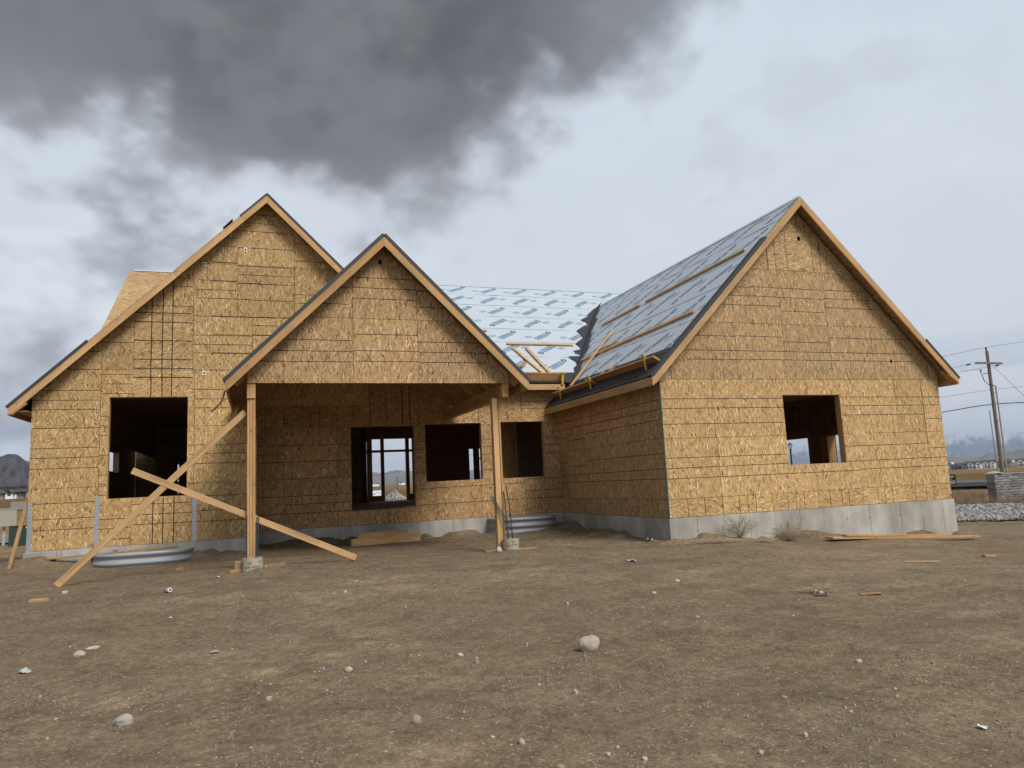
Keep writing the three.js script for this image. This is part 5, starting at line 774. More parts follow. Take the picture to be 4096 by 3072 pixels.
roofJack(V(7.22, 2.17, -16.69), V(-1, 0, 0), 'yellow steel roof bracket under the scaffold plank nearest the valley'); roofJack(V(7.24, 2.19, -14.98), V(-1, 0, 0), 'yellow steel roof bracket where the two wing scaffold planks overlap'); roofJack(V(7.26, 2.23, -12.47), V(-1, 0, 0), 'yellow steel roof bracket near the wing gable front'); roofJack(V(7.47, 2.60, -17.06), V(0, 0, 1), 'yellow steel roof bracket on the eave between porch and wing');

// --- stones
function stoneGeo(seed, flat) {
  const g = new THREE.IcosahedronGeometry(1, 4), p = g.attributes.position, q = rng(seed), ox = q() * 50;
  for (let i = 0; i < p.count; i++) { const x = p.getX(i), y = p.getY(i), z = p.getZ(i), k = 0.62 + 0.62 * fbm3(x * 1.1 + ox, y * 1.1, z * 1.1, 2) + 0.08 * fbm3(x * 4 + ox, y * 4, z * 4, 3); p.setXYZ(i, x * k, y * k * flat, z * k * 0.82); }
  g.computeVertexNormals(); return g;
}
const stones = [1, 2, 3, 4, 5].map((k) => stoneGeo(k * 13, [0.62, 0.5, 0.75, 0.42, 0.58][k - 1]));
const stoneMats = [[0.34, 0.29, 0.225], [0.40, 0.345, 0.27], [0.27, 0.23, 0.18], [0.44, 0.385, 0.30]].map((c) => std({ color: col(...c), roughness: 0.95 }));
{ // the boulder
  const g = stoneGeo(402, 0.86), p = g.attributes.position, cl = []; for (let i = 0; i < p.count; i++) { const n = fbm3(p.getX(i) * 3, p.getY(i) * 3 + 4, p.getZ(i) * 3, 5), k = 0.80 + 0.45 * n; cl.push(0.37 * k, 0.32 * k, 0.25 * k); }
  g.setAttribute('color', new THREE.Float32BufferAttribute(cl, 3)); g.scale(0.090, 0.096, 0.088); g.rotateZ(0.5);
  single('boulder', g, std({ vertexColors: true, roughness: 0.95 }), 'largest rounded grey stone, alone on the open dirt', 'stone', [2.61, surfY(2.61, -5.72) + 0.048, -5.72]);
}
function stone(x, z, w, h, i, label, group, m) { const g = stones[i % 5], o = new THREE.Mesh(g, m ?? stoneMats[i % 4]); o.name = numbered('stone'); o.userData = { label, category: 'stone' }; if (group) o.userData.group = group; const s = w / 2 * 1.05; o.scale.set(s, h / [0.62, 0.5, 0.75, 0.42, 0.58][i % 5] / 1.6, s); o.rotation.set(rr(-0.15, 0.15), rr(0, 6.28), rr(-0.15, 0.15)); o.position.set(x, surfY(x, z) + h * 0.22, z); o.castShadow = o.receiveShadow = true; scene.add(o); }
const speck = std({ color: col(0.34, 0.31, 0.25), roughness: 0.95 });
stone(-0.80, -5.42, 0.118, 0.07, 0, 'flat speckled oval stone like a bun, in the dirt', undefined, speck); stone(0.91, -4.54, 0.065, 0.05, 2, 'grey wedge-shaped stone on open dirt', undefined, stoneMats[2]);
stone(-1.51, -7.75, 0.11, 0.045, 1, 'pale low stone beside a longer sliver of rock'); stone(-1.45, -8.0, 0.11, 0.03, 3, 'long pale sliver of rock in the dirt');
const smallSpots = [[-0.36, -7.35, 0.10, 0.03], [0.67, -5.96, 0.07, 0.04], [1.64, -5.74, 0.045, 0.055], [1.57, -6.0, 0.06, 0.03], [0.08, -5.44, 0.045, 0.04], [-2.54, -11.95, 0.095, 0.05], [0.91, -9.59, 0.06, 0.03], [1.06, -9.64, 0.045, 0.03], [1.38, -4.0, 0.045, 0.032], [2.02, -4.69, 0.042, 0.036], [3.18, -4.03, 0.036, 0.018], [5.21, -8.53, 0.09, 0.04], [3.32, -7.8, 0.045, 0.035], [4.54, -7.98, 0.08, 0.03], [1.45, -3.62, 0.046, 0.02], [1.89, -3.54, 0.036, 0.02], [2.48, -3.37, 0.034, 0.022], [2.84, -3.45, 0.032, 0.026], [2.74, -3.82, 0.022, 0.018], [1.84, -3.74, 0.02, 0.016]];
smallSpots.forEach(([x, z, w, h], i) => stone(x, z, w, h, i, 'small pale stone lying loose on the bare dirt', 'small stones scattered over the dirt'));
stone(4.18, -12.88, 0.13, 0.10, 2, 'rounded white stone touching the clean tube footing', undefined, std({ color: col(0.5, 0.47, 0.42), roughness: 0.95 }));
{ // more of the same, and the grit nobody could count
  const q = rng(99);
  for (let i = 0; i < 34; i++) { const d = 3.2 + Math.pow(q(), 1.3) * 10, a = (-17 + q() * 74) * Math.PI / 180, x = Math.sin(a) * d, z = -Math.cos(a) * d; if (z < -11.4 && x > 6.6) continue; const w = 0.012 + q() * q() * 0.045; stone(x, z, w * (0.7 + d * 0.06), w * 0.5, Math.floor(q() * 20), 'small pale stone lying loose on the bare dirt', 'small stones scattered over the dirt'); }
  const geo = new THREE.IcosahedronGeometry(1, 0), N = 22000, im = new THREE.InstancedMesh(geo, std({ color: col(1, 0.87, 0.70), roughness: 1 }), N), m4 = new THREE.Matrix4(), qt = new THREE.Quaternion(), eu = new THREE.Euler(); let n = 0;
  while (n < N) {
    const d = 2.6 + Math.pow(q(), 1.1) * 11.5, a = (-22 + q() * 84) * Math.PI / 180, x = Math.sin(a) * d, z = -Math.cos(a) * d; if (z < -12.2 && x > 7.3) continue; if (z < -17.3) continue;
    const cl = sst(0.42, 0.70, fbm2(x * 1.5, z * 2.1, 4, 88)); if (q() > 0.08 + cl * 1.3) continue;
    const s = 0.0022 + Math.pow(q(), 4) * 0.011, pale = q() < 0.06; eu.set(q() * 6, q() * 6, q() * 6); qt.setFromEuler(eu);
    m4.compose(V(x, surfY(x, z) + s * 0.2, z), qt, V(s, s * (0.5 + q() * 0.4), s * (0.7 + q() * 0.5))); im.setMatrixAt(n, m4); const k = pale ? 0.28 + q() * 0.16 : 0.16 + q() * 0.07; im.setColorAt(n, col(k, k, k)); n++;
  }
  im.instanceMatrix.needsUpdate = true; stuff(im, 'dirt_grit', 'fine grit and soil crumbs strewn over the dirt', 'grit');
}
// --- litter
{
  const can = thing('drink_can', 'crumpled white and red drinks can on the dirt', 'can', [-1.12, surfY(-1.12, -10.97) + 0.033, -10.97], 0.5); const b = new THREE.CylinderGeometry(0.032, 0.032, 0.11, 24, 6), p = b.attributes.position; for (let i = 0; i < p.count; i++) { const k = 1 - 0.28 * Math.exp(-((p.getY(i) - 0.01) ** 2) / 0.0006) * (p.getX(i) > 0 ? 1 : 0.3); p.setX(i, p.getX(i) * k); p.setZ(i, p.getZ(i) * k); } b.computeVertexNormals(); b.rotateX(Math.PI / 2 - 0.15); part('can_body', b, std({ color: col(0.66, 0.62, 0.62), roughness: 0.35, metalness: 0.3 }), can);
  const band = new THREE.CylinderGeometry(0.0325, 0.0325, 0.035, 24, 1, true); band.translate(0, -0.034, 0); band.rotateX(Math.PI / 2 - 0.15); part('red_band', band, std({ color: col(0.25, 0.03, 0.06), roughness: 0.4, side: THREE.DoubleSide }), can); const mk = new THREE.TorusGeometry(0.012, 0.005, 6, 14); mk.scale(1, 1.2, 0.3); mk.translate(0.004, 0.0, 0.056); part('emblem', mk, M.ink, can);
}
function scrap(name, x, z, w, d, h, m, label, cat, seed) { const g = new THREE.PlaneGeometry(w, d, 9, 7); g.rotateX(-Math.PI / 2); const p = g.attributes.position; for (let i = 0; i < p.count; i++) p.setY(i, h * fbm2(p.getX(i) / w * 2.1 + 5, p.getZ(i) / d * 1.9, 2, seed) * 0.8); g.computeVertexNormals(); const o = single(name, g, m, label, cat, [x, surfY(x, z) + 0.002, z]); o.rotation.y = seed * 1.7; return o; }
const paper = std({ color: col(0.68, 0.68, 0.70), roughness: 0.8, side: THREE.DoubleSide });
scrap('paper_scrap', 3.77, -3.14, 0.05, 0.04, 0.03, paper, 'small white crumpled paper with red edge on open dirt', 'litter', 3); scrap('foil_wrapper', -1.80, -7.2, 0.11, 0.07, 0.05, std({ color: col(0.55, 0.58, 0.60), roughness: 0.4, metalness: 0.3, side: THREE.DoubleSide }), 'crumpled silver wrapper on the dirt', 'litter', 5);
scrap('plastic_wrapper', 6.03, -6.82, 0.14, 0.10, 0.09, std({ color: col(0.5, 0.45, 0.52), roughness: 0.3, side: THREE.DoubleSide }), 'glossy purple and white wrapper caught in the dry weed', 'litter', 7); scrap('paper_scrap', 5.48, -10.25, 0.14, 0.1, 0.05, std({ color: col(0.34, 0.27, 0.26), roughness: 0.8, side: THREE.DoubleSide }), 'dull reddish paper on the dirt before the wing corner', 'litter', 9);
scrap('paper_scrap', 6.70, -15.4, 0.12, 0.06, 0.02, paper, 'flat white scrap on the dirt in the corner by the open steel well', 'litter', 4); scrap('paper_scrap', 7.22, -12.70, 0.12, 0.12, 0.10, paper, 'white crumpled scrap against the corner of the wing foundation', 'litter', 6); scrap('bottle_cap', -0.56, -12.1, 0.055, 0.05, 0.03, paper, 'round white lid on the dirt before the dusty tube footing', 'litter', 8); scrap('yellow_leaf', 0.12, -12.3, 0.06, 0.05, 0.05, std({ color: col(0.45, 0.40, 0.05), roughness: 0.7, side: THREE.DoubleSide }), 'crumpled yellow scrap at the foot of the dusty tube footing', 'litter', 2);
// --- dry weeds
function weed(name, x, z, w, h, n, label, seed, lean = 0, r0 = 0.0032) {
  const q = rng(seed), list = [];
  for (let i = 0; i < n; i++) {
    const a = q() * 6.283, sp = Math.sqrt(q()) * w / 2, hh = h * (0.35 + 0.65 * q()), p0 = V((q() - 0.5) * 0.05, 0, (q() - 0.5) * 0.05), p3 = V(Math.cos(a) * sp + lean * hh, hh * (1 - 0.45 * (sp / (w / 2)) ** 2), Math.sin(a) * sp * 0.7);
    const mid = p0.clone().lerp(p3, 0.5).add(V((q() - 0.5) * 0.12 * w, h * 0.12, (q() - 0.5) * 0.12 * w)); list.push(tube([p0, mid, p3], r0, 5, 3));
    for (let k = 0; k < 5; k++) { const t = 0.35 + q() * 0.6, b = p0.clone().lerp(mid, Math.min(1, t * 1.5)).lerp(p3, Math.max(0, t * 1.4 - 0.5)), e = b.clone().add(V((q() - 0.5) * 0.34 * w, (q() - 0.25) * 0.28 * h, (q() - 0.5) * 0.3 * w)); if (e.y < 0.005) e.y = 0.005; list.push(tube([b, b.clone().lerp(e, 0.5).add(V(0, 0.012, 0)), e], r0 * 0.55, 3, 3)); }
  }
  return single(name, merge(list), straw, label, 'dry weed', [x, surfY(x, z) - 0.01, z]);
}
weed('tumbleweed', 8.75, -11.95, 1.05, 0.56, 46, 'dry brown tumbleweed standing against the wing foundation, nearer its corner', 5, 0, 0.0036); weed('tumbleweed', 9.95, -11.98, 1.2, 0.54, 46, 'dry brown tumbleweed against the wing foundation, nearer the long planks', 9, 0, 0.0036); weed('dead_grass', 7.95, -11.6, 1.3, 0.10, 60, 'flat mat of dead straw before the wing corner', 14, 0, 0.003); weed('dead_grass', 8.9, -11.6, 0.9, 0.1, 40, 'thin mat of dead straw under the tumbleweeds', 15, 0, 0.003);
weed('flattened_weed', 6.15, -7.0, 0.62, 0.14, 26, 'pale flattened dry weed holding a glossy wrapper', 21, 0.2, 0.003); weed('bare_twig', -0.16, -4.72, 0.26, 0.12, 3, 'small pale forked twig on the dirt', 27, 0, 0.003); weed('bare_twig', 12.2, -8.6, 1.0, 0.06, 8, 'scatter of thin dead twigs on pale dirt before the wing', 28, 0.4, 0.004); weed('bare_twig', 0.66, -6.52, 0.13, 0.02, 2, 'single pale splinter lying among small stones', 33, 1.2, 0.004);
// ---------------------------------------------------------------- beyond the lot, right side
const polar = (az, d, y = 0) => V(Math.sin(az * Math.PI / 180) * d, y, -Math.cos(az * Math.PI / 180) * d);
// --- split-face block wall and its pillar
{
  const blockMats = [[0.17, 0.17, 0.175], [0.21, 0.21, 0.215], [0.14, 0.14, 0.145], [0.25, 0.245, 0.24]].map((c) => std({ color: col(...c), roughness: 0.95 }));
  const A = V(35.75, 0, -27.35), B = V(44.0, 0, -31.6 + 4.9), d = B.clone().sub(A).setY(0).normalize(), n = V(d.z, 0, -d.x); if (n.dot(A) > 0) n.negate();
  const y0 = farY(A.x, A.z) - 0.1, top = -0.76;
  const w = thing('stone_wall', 'dark grey split-stone boundary wall behind the gravel bank', 'wall'), q = rng(5);
  const blk = (s0, s1, ya, yb, k, parent, o = A, dep = 0.25) => { const P = (s, y) => o.clone().addScaledVector(d, s).setY(y).addScaledVector(n, k), c = V(0, 0, 0); const pts = [P(s0, ya), P(s1, ya), P(s1, yb), P(s0, yb)], mid = P((s0 + s1) / 2, (ya + yb) / 2).addScaledVector(n, 0.025), pos = [], uv = []; for (let i = 0; i < 4; i++) { const a = pts[i], b = pts[(i + 1) % 4]; for (const p of [mid, a, b]) { pos.push(p.x, p.y, p.z); uv.push(p.x, p.y); } const a2 = a.clone().addScaledVector(n, -dep), b2 = b.clone().addScaledVector(n, -dep); for (const p of [a, a2, b2, a, b2, b]) { pos.push(p.x, p.y, p.z); uv.push(p.x, p.y); } } return part('stone', geoFrom(pos, uv), blockMats[Math.floor(q() * 4)], parent); };
  const rowsN = 11, hh = (top - y0) / rowsN; for (let r = 0; r < rowsN; r++) { let s = 0.55 + (r % 2 ? -0.1 : 0.05); while (s < 7) { const L = 0.3 + q() * 0.45; blk(s, s + L - 0.012, y0 + r * hh + 0.006, y0 + (r + 1) * hh - 0.006, q() * 0.03, w); s += L; } }
  part('coping', slab([A.clone().addScaledVector(d, 0.5).setY(top + 0.06), A.clone().addScaledVector(d, 7.1).setY(top + 0.06), A.clone().addScaledVector(d, 7.1).addScaledVector(n, -0.3).setY(top + 0.06), A.clone().addScaledVector(d, 0.5).addScaledVector(n, -0.3).setY(top + 0.06)].map((p) => p.addScaledVector(n, 0.06)), EY, 0.06, (p) => [p.x, p.z]), blockMats[3], w);
  part('mortar_core', slab([A.clone().addScaledVector(d, 0.45).setY(y0), A.clone().addScaledVector(d, 7).setY(y0), A.clone().addScaledVector(d, 7).setY(top), A.clone().addScaledVector(d, 0.45).setY(top)].map((p) => p.addScaledVector(n, -0.02)), n, 0.2, (p) => [p.x, p.y]), blockMats[2], w);
  const p = thing('stone_pillar', 'dark grey split-stone pillar with pale cap at the wall end', 'pillar'), O = A.clone().addScaledVector(n, 0.12);
  for (let r = 0; r < 11; r++) { const k = 0.12 + q() * 0.25; for (const [a, b] of [[-0.02, k], [k + 0.01, 0.5]]) blk(a, b, y0 + r * hh + 0.006, y0 + (r + 1) * hh - 0.006, q() * 0.03, p, O, 0.5); }
  const cap = new THREE.CylinderGeometry(0.05, 0.45, 0.10, 4); cap.rotateY(Math.atan2(d.x, d.z) + Math.PI / 4); const cc = O.clone().addScaledVector(d, 0.24).addScaledVector(n, -0.22).setY(top + 0.12); cap.translate(cc.x, cc.y, cc.z); part('cap_stone', cap, std({ color: col(0.34, 0.34, 0.335), roughness: 0.9 }), p);
}
// --- bank of white river stones: the biggest one can see singly would be a few pixels, so one body of stone
{
  const q = rng(31), N = 15000, im = new THREE.InstancedMesh(stoneGeo(77, 0.62), std({ roughness: 0.95 }), N), m4 = new THREE.Matrix4(), qt = new THREE.Quaternion(), eu = new THREE.Euler(); let n = 0;
  while (n < N) { const az = 45.5 + q() * 14, d = 26 + Math.pow(q(), 0.85) * 13, v = polar(az, d), edgeK = fbm2(v.x * 0.3, v.z * 0.3, 3, 35); if (d < 26.5 + edgeK * 3 || d > 36.5 + edgeK * 4) continue; const s = 0.03 + q() * q() * 0.085; eu.set(q(), q() * 6, q()); qt.setFromEuler(eu); m4.compose(v.setY(groundY(v.x, v.z) + s * 0.3 + 0.05), qt, V(s, s, s)); im.setMatrixAt(n, m4); const k = 0.11 + q() * 0.25; im.setColorAt(n, col(k, k * 0.97, k * 0.92)); n++; }
  stuff(im, 'gravel_bank', 'broad bank of loose pale river stones right of the wing', 'gravel');
}
// --- tawny grass behind the gravel
{
  const q = rng(41), N = 5200, bl = new THREE.ConeGeometry(0.006, 0.45, 3, 1); bl.translate(0, 0.22, 0); const im = new THREE.InstancedMesh(bl, std({ roughness: 1 }), N), m4 = new THREE.Matrix4(), qt = new THREE.Quaternion(), eu = new THREE.Euler(); let n = 0;
  while (n < N) { const az = 45 + q() * 12, d = 38 + q() * 17, v = polar(az, d); if (fbm2(v.x * 0.5, v.z * 0.5, 3, 44) < 0.44 && d < 50) continue; if (az > 52 && d > 42) continue; eu.set((q() - 0.5) * 1.3, q() * 6, (q() - 0.5) * 1.3); qt.setFromEuler(eu); const s = 0.6 + q() * 1.1; m4.compose(v.setY(groundY(v.x, v.z)), qt, V(1.6, s, 1.6)); im.setMatrixAt(n, m4); const k = 0.7 + q() * 0.5; im.setColorAt(n, col(0.23 * k, 0.165 * k, 0.10 * k)); n++; }
  stuff(im, 'dry_grass', 'tawny dead grass behind the gravel bank', 'grass');
}
weed('sage_bush', 28.9, -18.6, 2.0, 1.0, 60, 'brown dry bush at the end of the gravel bank by the wall', 61, 0, 0.008).position.y = groundY(28.9, -18.6);
// --- for-sale board on a stake
{
  const c = document.createElement('canvas'); c.width = 256; c.height = 256; const g = c.getContext('2d'); g.fillStyle = 'rgb(20,22,28)'; g.fillRect(0, 0, 256, 256); g.fillStyle = 'rgb(232,232,232)'; g.textAlign = 'center'; g.font = 'bold 50px serif'; g.fillText('For Sale', 130, 62); g.font = '34px serif'; g.fillText('Premier', 130, 118); g.font = 'bold 42px sans-serif'; g.fillText('Lot Request', 126, 182, 240); g.fillText('801-99-0256', 126, 232, 240);
  const s = polar(50.5, 50), gy = farY(s.x, s.z), t = thing('sale_sign', 'black for-sale sign with white lettering on a thin stake', 'sign', [s.x, gy, s.z], -50.5 * Math.PI / 180 + 0.25);
  part('sign_board', new THREE.BoxGeometry(0.66, 0.60, 0.03).translate(-0.33, gy * 0 + (-1.04 - gy), 0.03), std({ color: col(0.02, 0.022, 0.026), roughness: 0.5 }), t); part('lettering', new THREE.PlaneGeometry(0.63, 0.57).translate(-0.33, -1.04 - gy, 0.048), std({ map: canvasTex(c, false), roughness: 0.5 }), t); part('stake', strut(V(0.01, -0.1, 0), V(0.01, 1.43 , 0), 0.02, 0.02, 6), M.edge, t);
}
single('green_bin', merge([new THREE.CylinderGeometry(0.10, 0.10, 0.34, 12).rotateZ(1.4)]), std({ color: col(0.05, 0.30, 0.20), roughness: 0.5 }), 'small green plastic tube lying at the edge of the gravel bank', 'tube', (() => { const v = polar(50.1, 37.2); return [v.x, groundY(v.x, v.z) + 0.12, v.z]; })());
// --- utility pole and its lines
{
  const K = 1.7, S = (x, y, z) => V(x * K, y * K, z * K), bark = std({ color: col(0.20, 0.165, 0.125), roughness: 0.95 }), grey = std({ color: col(0.28, 0.29, 0.30), roughness: 0.6 }), dark = std({ color: col(0.03, 0.03, 0.033), roughness: 0.5 });
  const base = S(32.02, 0, -23.98).setY(farY(54.4, -40.8) - 0.5), t = thing('utility_pole', 'tall wooden utility pole with one crossarm and grey conduits', 'pole');
  part('pole', strut(base, S(32.04, 5.02, -23.95), 0.155, 0.115, 14), bark, t); const pin = part('top_insulator', strut(S(32.03, 5.0, -23.97), S(32.03, 5.2, -23.97), 0.05, 0.07, 8), dark, t);
  part('crossarm', plank(S(31.66, 4.52, -24.33), S(32.29, 4.36, -23.47), 0.16, 0.12, EY), grey, t);
  for (const [a, b] of [[[31.5, 4.47, -24.66], [31.62, 4.5, -24.5]], [[32.16, 4.28, -23.75], [32.26, 4.31, -23.62]]]) part('insulator', strut(S(...a), S(...b), 0.055, 0.055, 8), dark, t);
  part('conduit', strut(S(31.90, -0.9, -23.67), S(31.905, 3.34, -23.66), 0.06, 0.055, 8), grey, t); part('conduit', strut(S(32.30, -0.9, -24.41), S(32.30, 2.29, -24.41), 0.04, 0.035, 8), grey, t);
  const cut = part('fuse_cutout', merge([strut(S(31.68, 4.17, -24.09), S(31.67, 4.07, -24.1), 0.09, 0.07, 8), strut(S(31.66, 4.05, -24.1), S(31.71, 3.84, -24.06), 0.05, 0.05, 8)]), std({ color: col(0.35, 0.35, 0.36), roughness: 0.4 }), t); part('cutout_arm', strut(S(31.72, 3.97, -24.02), S(32.0, 3.97, -23.97), 0.03, 0.03, 6), dark, cut);
  part('riser_cable', tube([S(31.70, 3.83, -24.05), S(31.71, 3.7, -24.05), S(31.80, 3.45, -23.9), S(31.88, 3.38, -23.75), S(31.905, 3.34, -23.66)], 0.03, 20, 5), dark, t); part('jumper', tube([S(31.33, 4.40, -24.9), S(31.4, 4.24, -24.8), S(31.55, 4.2, -24.4), S(31.68, 4.16, -24.1)], 0.012, 16, 4), grey, t);
  for (const y of [3.05, 1.75, 0.6]) part('standoff', strut(S(31.92, y, -23.68), S(32.02, y, -23.95), 0.025, 0.025, 5), grey, t);
  const line = (pts, r, m, label) => single('power_line', tube(pts.map((p) => S(...p)), r, 30, 4), m, label, 'cable');
  const ext = (a, b, k) => [a[0] + (a[0] - b[0]) * k, a[1] + (a[1] - b[1]) * k, a[2] + (a[2] - b[2]) * k];
  line([ext([30.99, 5.0, -25.35], [32.03, 5.2, -23.97], 6), [30.99, 5.0, -25.35], [32.03, 5.2, -23.97], [32.9, 5.25, -22.8], [38, 5.6, -16]], 0.014, grey, 'thin topmost wire over the utility pole'); line([ext([31.22, 4.42, -25.04], [31.5, 4.47, -24.66], 14), [31.22, 4.42, -25.04], [31.5, 4.47, -24.66]], 0.014, grey, 'wire ending at the crossarm insulator'); line([ext([31.29, 4.16, -24.95], [31.98, 4.28, -24.02], 6), [31.29, 4.16, -24.95], [31.98, 4.28, -24.02]], 0.012, grey, 'wire meeting the pole just below the crossarm'); line([ext([30.78, 3.06, -25.64], [32.0, 3.21, -23.99], 6), [30.78, 3.06, -25.64], [32.0, 3.21, -23.99], [32.76, 3.22, -22.98], [38, 3.4, -16]], 0.014, grey, 'wire crossing the pole at mid height'); line([ext([30.77, 2.35, -25.65], [31.96, 2.54, -24.05], 6), [30.77, 2.35, -25.65], [31.96, 2.54, -24.05], [32.71, 2.5, -23.05], [38, 2.6, -16]], 0.032, dark, 'thick black cable, lowest on the pole'); line([[32.09, 4.4, -23.88], [32.73, 2.81, -23.02], [33.6, 0.6, -21.9]], 0.014, dark, 'slanting guy wire from the crossarm');
}
// --- houses across the fields, right side
const farMat = { white: std({ color: col(0.78, 0.78, 0.77) }), roof: std({ color: col(0.05, 0.055, 0.07) }), dark: std({ color: col(0.04, 0.045, 0.055) }), tan: std({ color: col(0.30, 0.26, 0.22) }), grey: std({ color: col(0.20, 0.20, 0.21) }) };
function farHouse(az, d, w, h, wall, label, storeys = 2, group) {
  const v = polar(az, d), t = thing('far_house', label, 'house', [v.x, farY(v.x, v.z), v.z], -az * Math.PI / 180, group), dp = 9;
  part('wall', box(-w / 2, w / 2, -1, h, -dp, 0), wall, t);
  const roof = (x0, x1, y, z0, z1, rise, along) => (along ? merge([slab([V(x0, y, z1), V(x1, y, z1), V(x1, y + rise, (z0 + z1) / 2), V(x0, y + rise, (z0 + z1) / 2)], V(0, 0.7, 0.7), 0.2, () => [0, 0]), slab([V(x0, y, z0), V(x1, y, z0), V(x1, y + rise, (z0 + z1) / 2), V(x0, y + rise, (z0 + z1) / 2)], V(0, 0.7, -0.7), 0.2, () => [0, 0])]) : merge([slab([V(x0, y, z1), V((x0 + x1) / 2, y + rise, z1), V((x0 + x1) / 2, y + rise, z0), V(x0, y, z0)], V(-0.7, 0.7, 0), 0.2, () => [0, 0]), slab([V(x1, y, z1), V((x0 + x1) / 2, y + rise, z1), V((x0 + x1) / 2, y + rise, z0), V(x1, y, z0)], V(0.7, 0.7, 0), 0.2, () => [0, 0])]));
  part('roof', roof(-w / 2 - 0.4, w / 2 + 0.4, h, -dp - 0.4, 0.4, Math.min(2.6, h * 0.5), true), farMat.roof, t);
  for (const [cx, gw] of w > 11 ? [[-w * 0.26, w * 0.3], [w * 0.24, w * 0.34]] : [[w * 0.1, w * 0.42]]) { const g = part('front_gable', merge([slab([V(cx - gw / 2, 0, 1.2), V(cx + gw / 2, 0, 1.2), V(cx + gw / 2, h, 1.2), V(cx, h + gw * 0.45, 1.2), V(cx - gw / 2, h, 1.2)], EZ, 1.4, () => [0, 0])]), wall, t); part('gable_roof', roof(cx - gw / 2 - 0.35, cx + gw / 2 + 0.35, h - 0.1, -4, 1.6, gw * 0.5, false), farMat.roof, g); for (let s = 0; s < storeys; s++) part('window', box(cx - gw * 0.22, cx + gw * 0.22, 0.9 + s * 2.9, 2.3 + s * 2.9, 1.2, 1.25), farMat.dark, g); }
  for (let s = 0; s < storeys; s++) part('window', box(-w * 0.05, w * 0.04, 0.9 + s * 2.9, 2.2 + s * 2.9, 0, 0.06), farMat.dark, t);
  part('porch_roof', box(-w * 0.46, w * 0.1, 2.75, 2.95, 0.2, 2.2), farMat.roof, t);
}
const rowG = 'houses in a row across the fields';
farHouse(49.95, 905, 13, 5.2, farMat.white, 'far white house half hidden by the wing corner'); farHouse(50.85, 900, 15, 4.0, farMat.grey, 'far low grey barn-like house across the fields', 1); farHouse(51.68, 900, 14, 5.4, farMat.white, 'far white two-gabled house left of a similar one, beside the utility pole', 2); farHouse(52.5, 905, 12, 6.0, farMat.white, 'far white two-gabled house nearer the utility pole'); farHouse(53.3, 930, 13, 5.4, farMat.tan, 'far tan house just behind the utility pole'); farHouse(54.5, 895, 17, 5.8, farMat.white, 'widest far white house, right of the utility pole'); farHouse(55.8, 900, 14, 5.4, farMat.white, 'far white house outermost of the row past the wall');
{ const q = rng(71); for (let i = 0; i < 26; i++) farSmall(47 + q() * 11, 1500 + q() * 1900, q); for (let i = 0; i < 22; i++) farSmall(3 + q() * 14, 1800 + q() * 2600, q); }
function farSmall(az, d, q) { const v = polar(az, d), t = thing('distant_building', 'tiny distant building on the valley floor', 'building', [v.x, farY(v.x, v.z), v.z], -az * Math.PI / 180 + q(), 'distant buildings on the valley floor'), w = 10 + q() * 16, h = 4 + q() * 4; part('wall', box(-w / 2, w / 2, -2, h, -5, 5), q() < 0.6 ? farMat.white : farMat.tan, t); part('roof', merge([slab([V(-w / 2, h, 5), V(w / 2, h, 5), V(w / 2, h + 3, 0), V(-w / 2, h + 3, 0)], V(0, 0.8, 0.6), 0.2, () => [0, 0]), slab([V(-w / 2, h, -5), V(w / 2, h, -5), V(w / 2, h + 3, 0), V(-w / 2, h + 3, 0)], V(0, 0.8, -0.6), 0.2, () => [0, 0])]), farMat.roof, t); }
// ---------------------------------------------------------------- left side
{ // communal mailboxes
  const beige = std({ color: col(0.40, 0.37, 0.30), roughness: 0.6 }), pt = -0.10, v = V(-8.15, 0, -29.9), gy = farY(v.x, v.z);
  const t = thing('mailbox_cluster', 'beige cluster of mailbox doors left of the large gable', 'mailboxes', [v.x, gy, v.z], 0.27), b0 = -0.70 - gy, b1 = -0.11 - gy;
  part('cabinet', box(-0.9, 0.24, b0, b1, -0.4, 0), beige, t); part('hood', box(-0.93, 0.27, b1, b1 + 0.03, -0.42, 0.03), beige, t); part('pedestal', box(-0.14, -0.06, -0.1, b0, -0.25, -0.15), beige, t); part('pedestal', box(-0.7, -0.62, -0.1, b0, -0.25, -0.15), beige, t);
  for (let c = 0; c < 4; c++) for (let r = 0; r < 9; r++) part('mailbox_door', box(-0.86 + c * 0.265 + (c > 1 ? 0.02 : 0), -0.86 + c * 0.265 + 0.245 + (c > 1 ? 0.02 : 0), b0 + 0.02 + r * 0.062, b0 + 0.02 + r * 0.062 + 0.055, 0, 0.012), beige, t);
}
{ const v = V(-7.1, 0, -27.1), gy = groundY(v.x, v.z), t = thing('utility_cabinet', 'dark green metal utility cabinet behind the leaning board', 'cabinet', [v.x, gy, v.z], 0.26), gm = std({ color: col(0.018, 0.055, 0.04), roughness: 0.5 }); part('body', box(-0.24, 0.24, -0.1, -0.62 - gy - 0.03, -0.5, 0), gm, t); part('lid', box(-0.255, 0.255, -0.62 - gy - 0.03, -0.62 - gy, -0.52, 0.015), gm, t); for (const x of [0.02, 0.22]) part('warning_sticker', box(x - 0.02, x + 0.02, -0.71 - gy, -0.66 - gy, 0, 0.003), farMat.white, t); }
{ // street kerb and pavement on the left
  const s = (x0, x1, z0, z1, lift, m, name) => { const p = []; for (const [x, z] of [[x0, z0], [x1, z0], [x1, z1], [x0, z0], [x1, z1], [x0, z1]]) p.push(x, groundY(x, z) + lift, z); structure(name, geoFrom(p, p.filter((_, i) => i % 3 !== 1)), m); };
  s(-40, -5.2, -32.5, -31.2, 0.05, M.concrete[2], 'pavement'); s(-60, -5.2, -40, -33, 0.06, std({ color: col(0.13, 0.13, 0.135), roughness: 0.95 }), 'road');
}
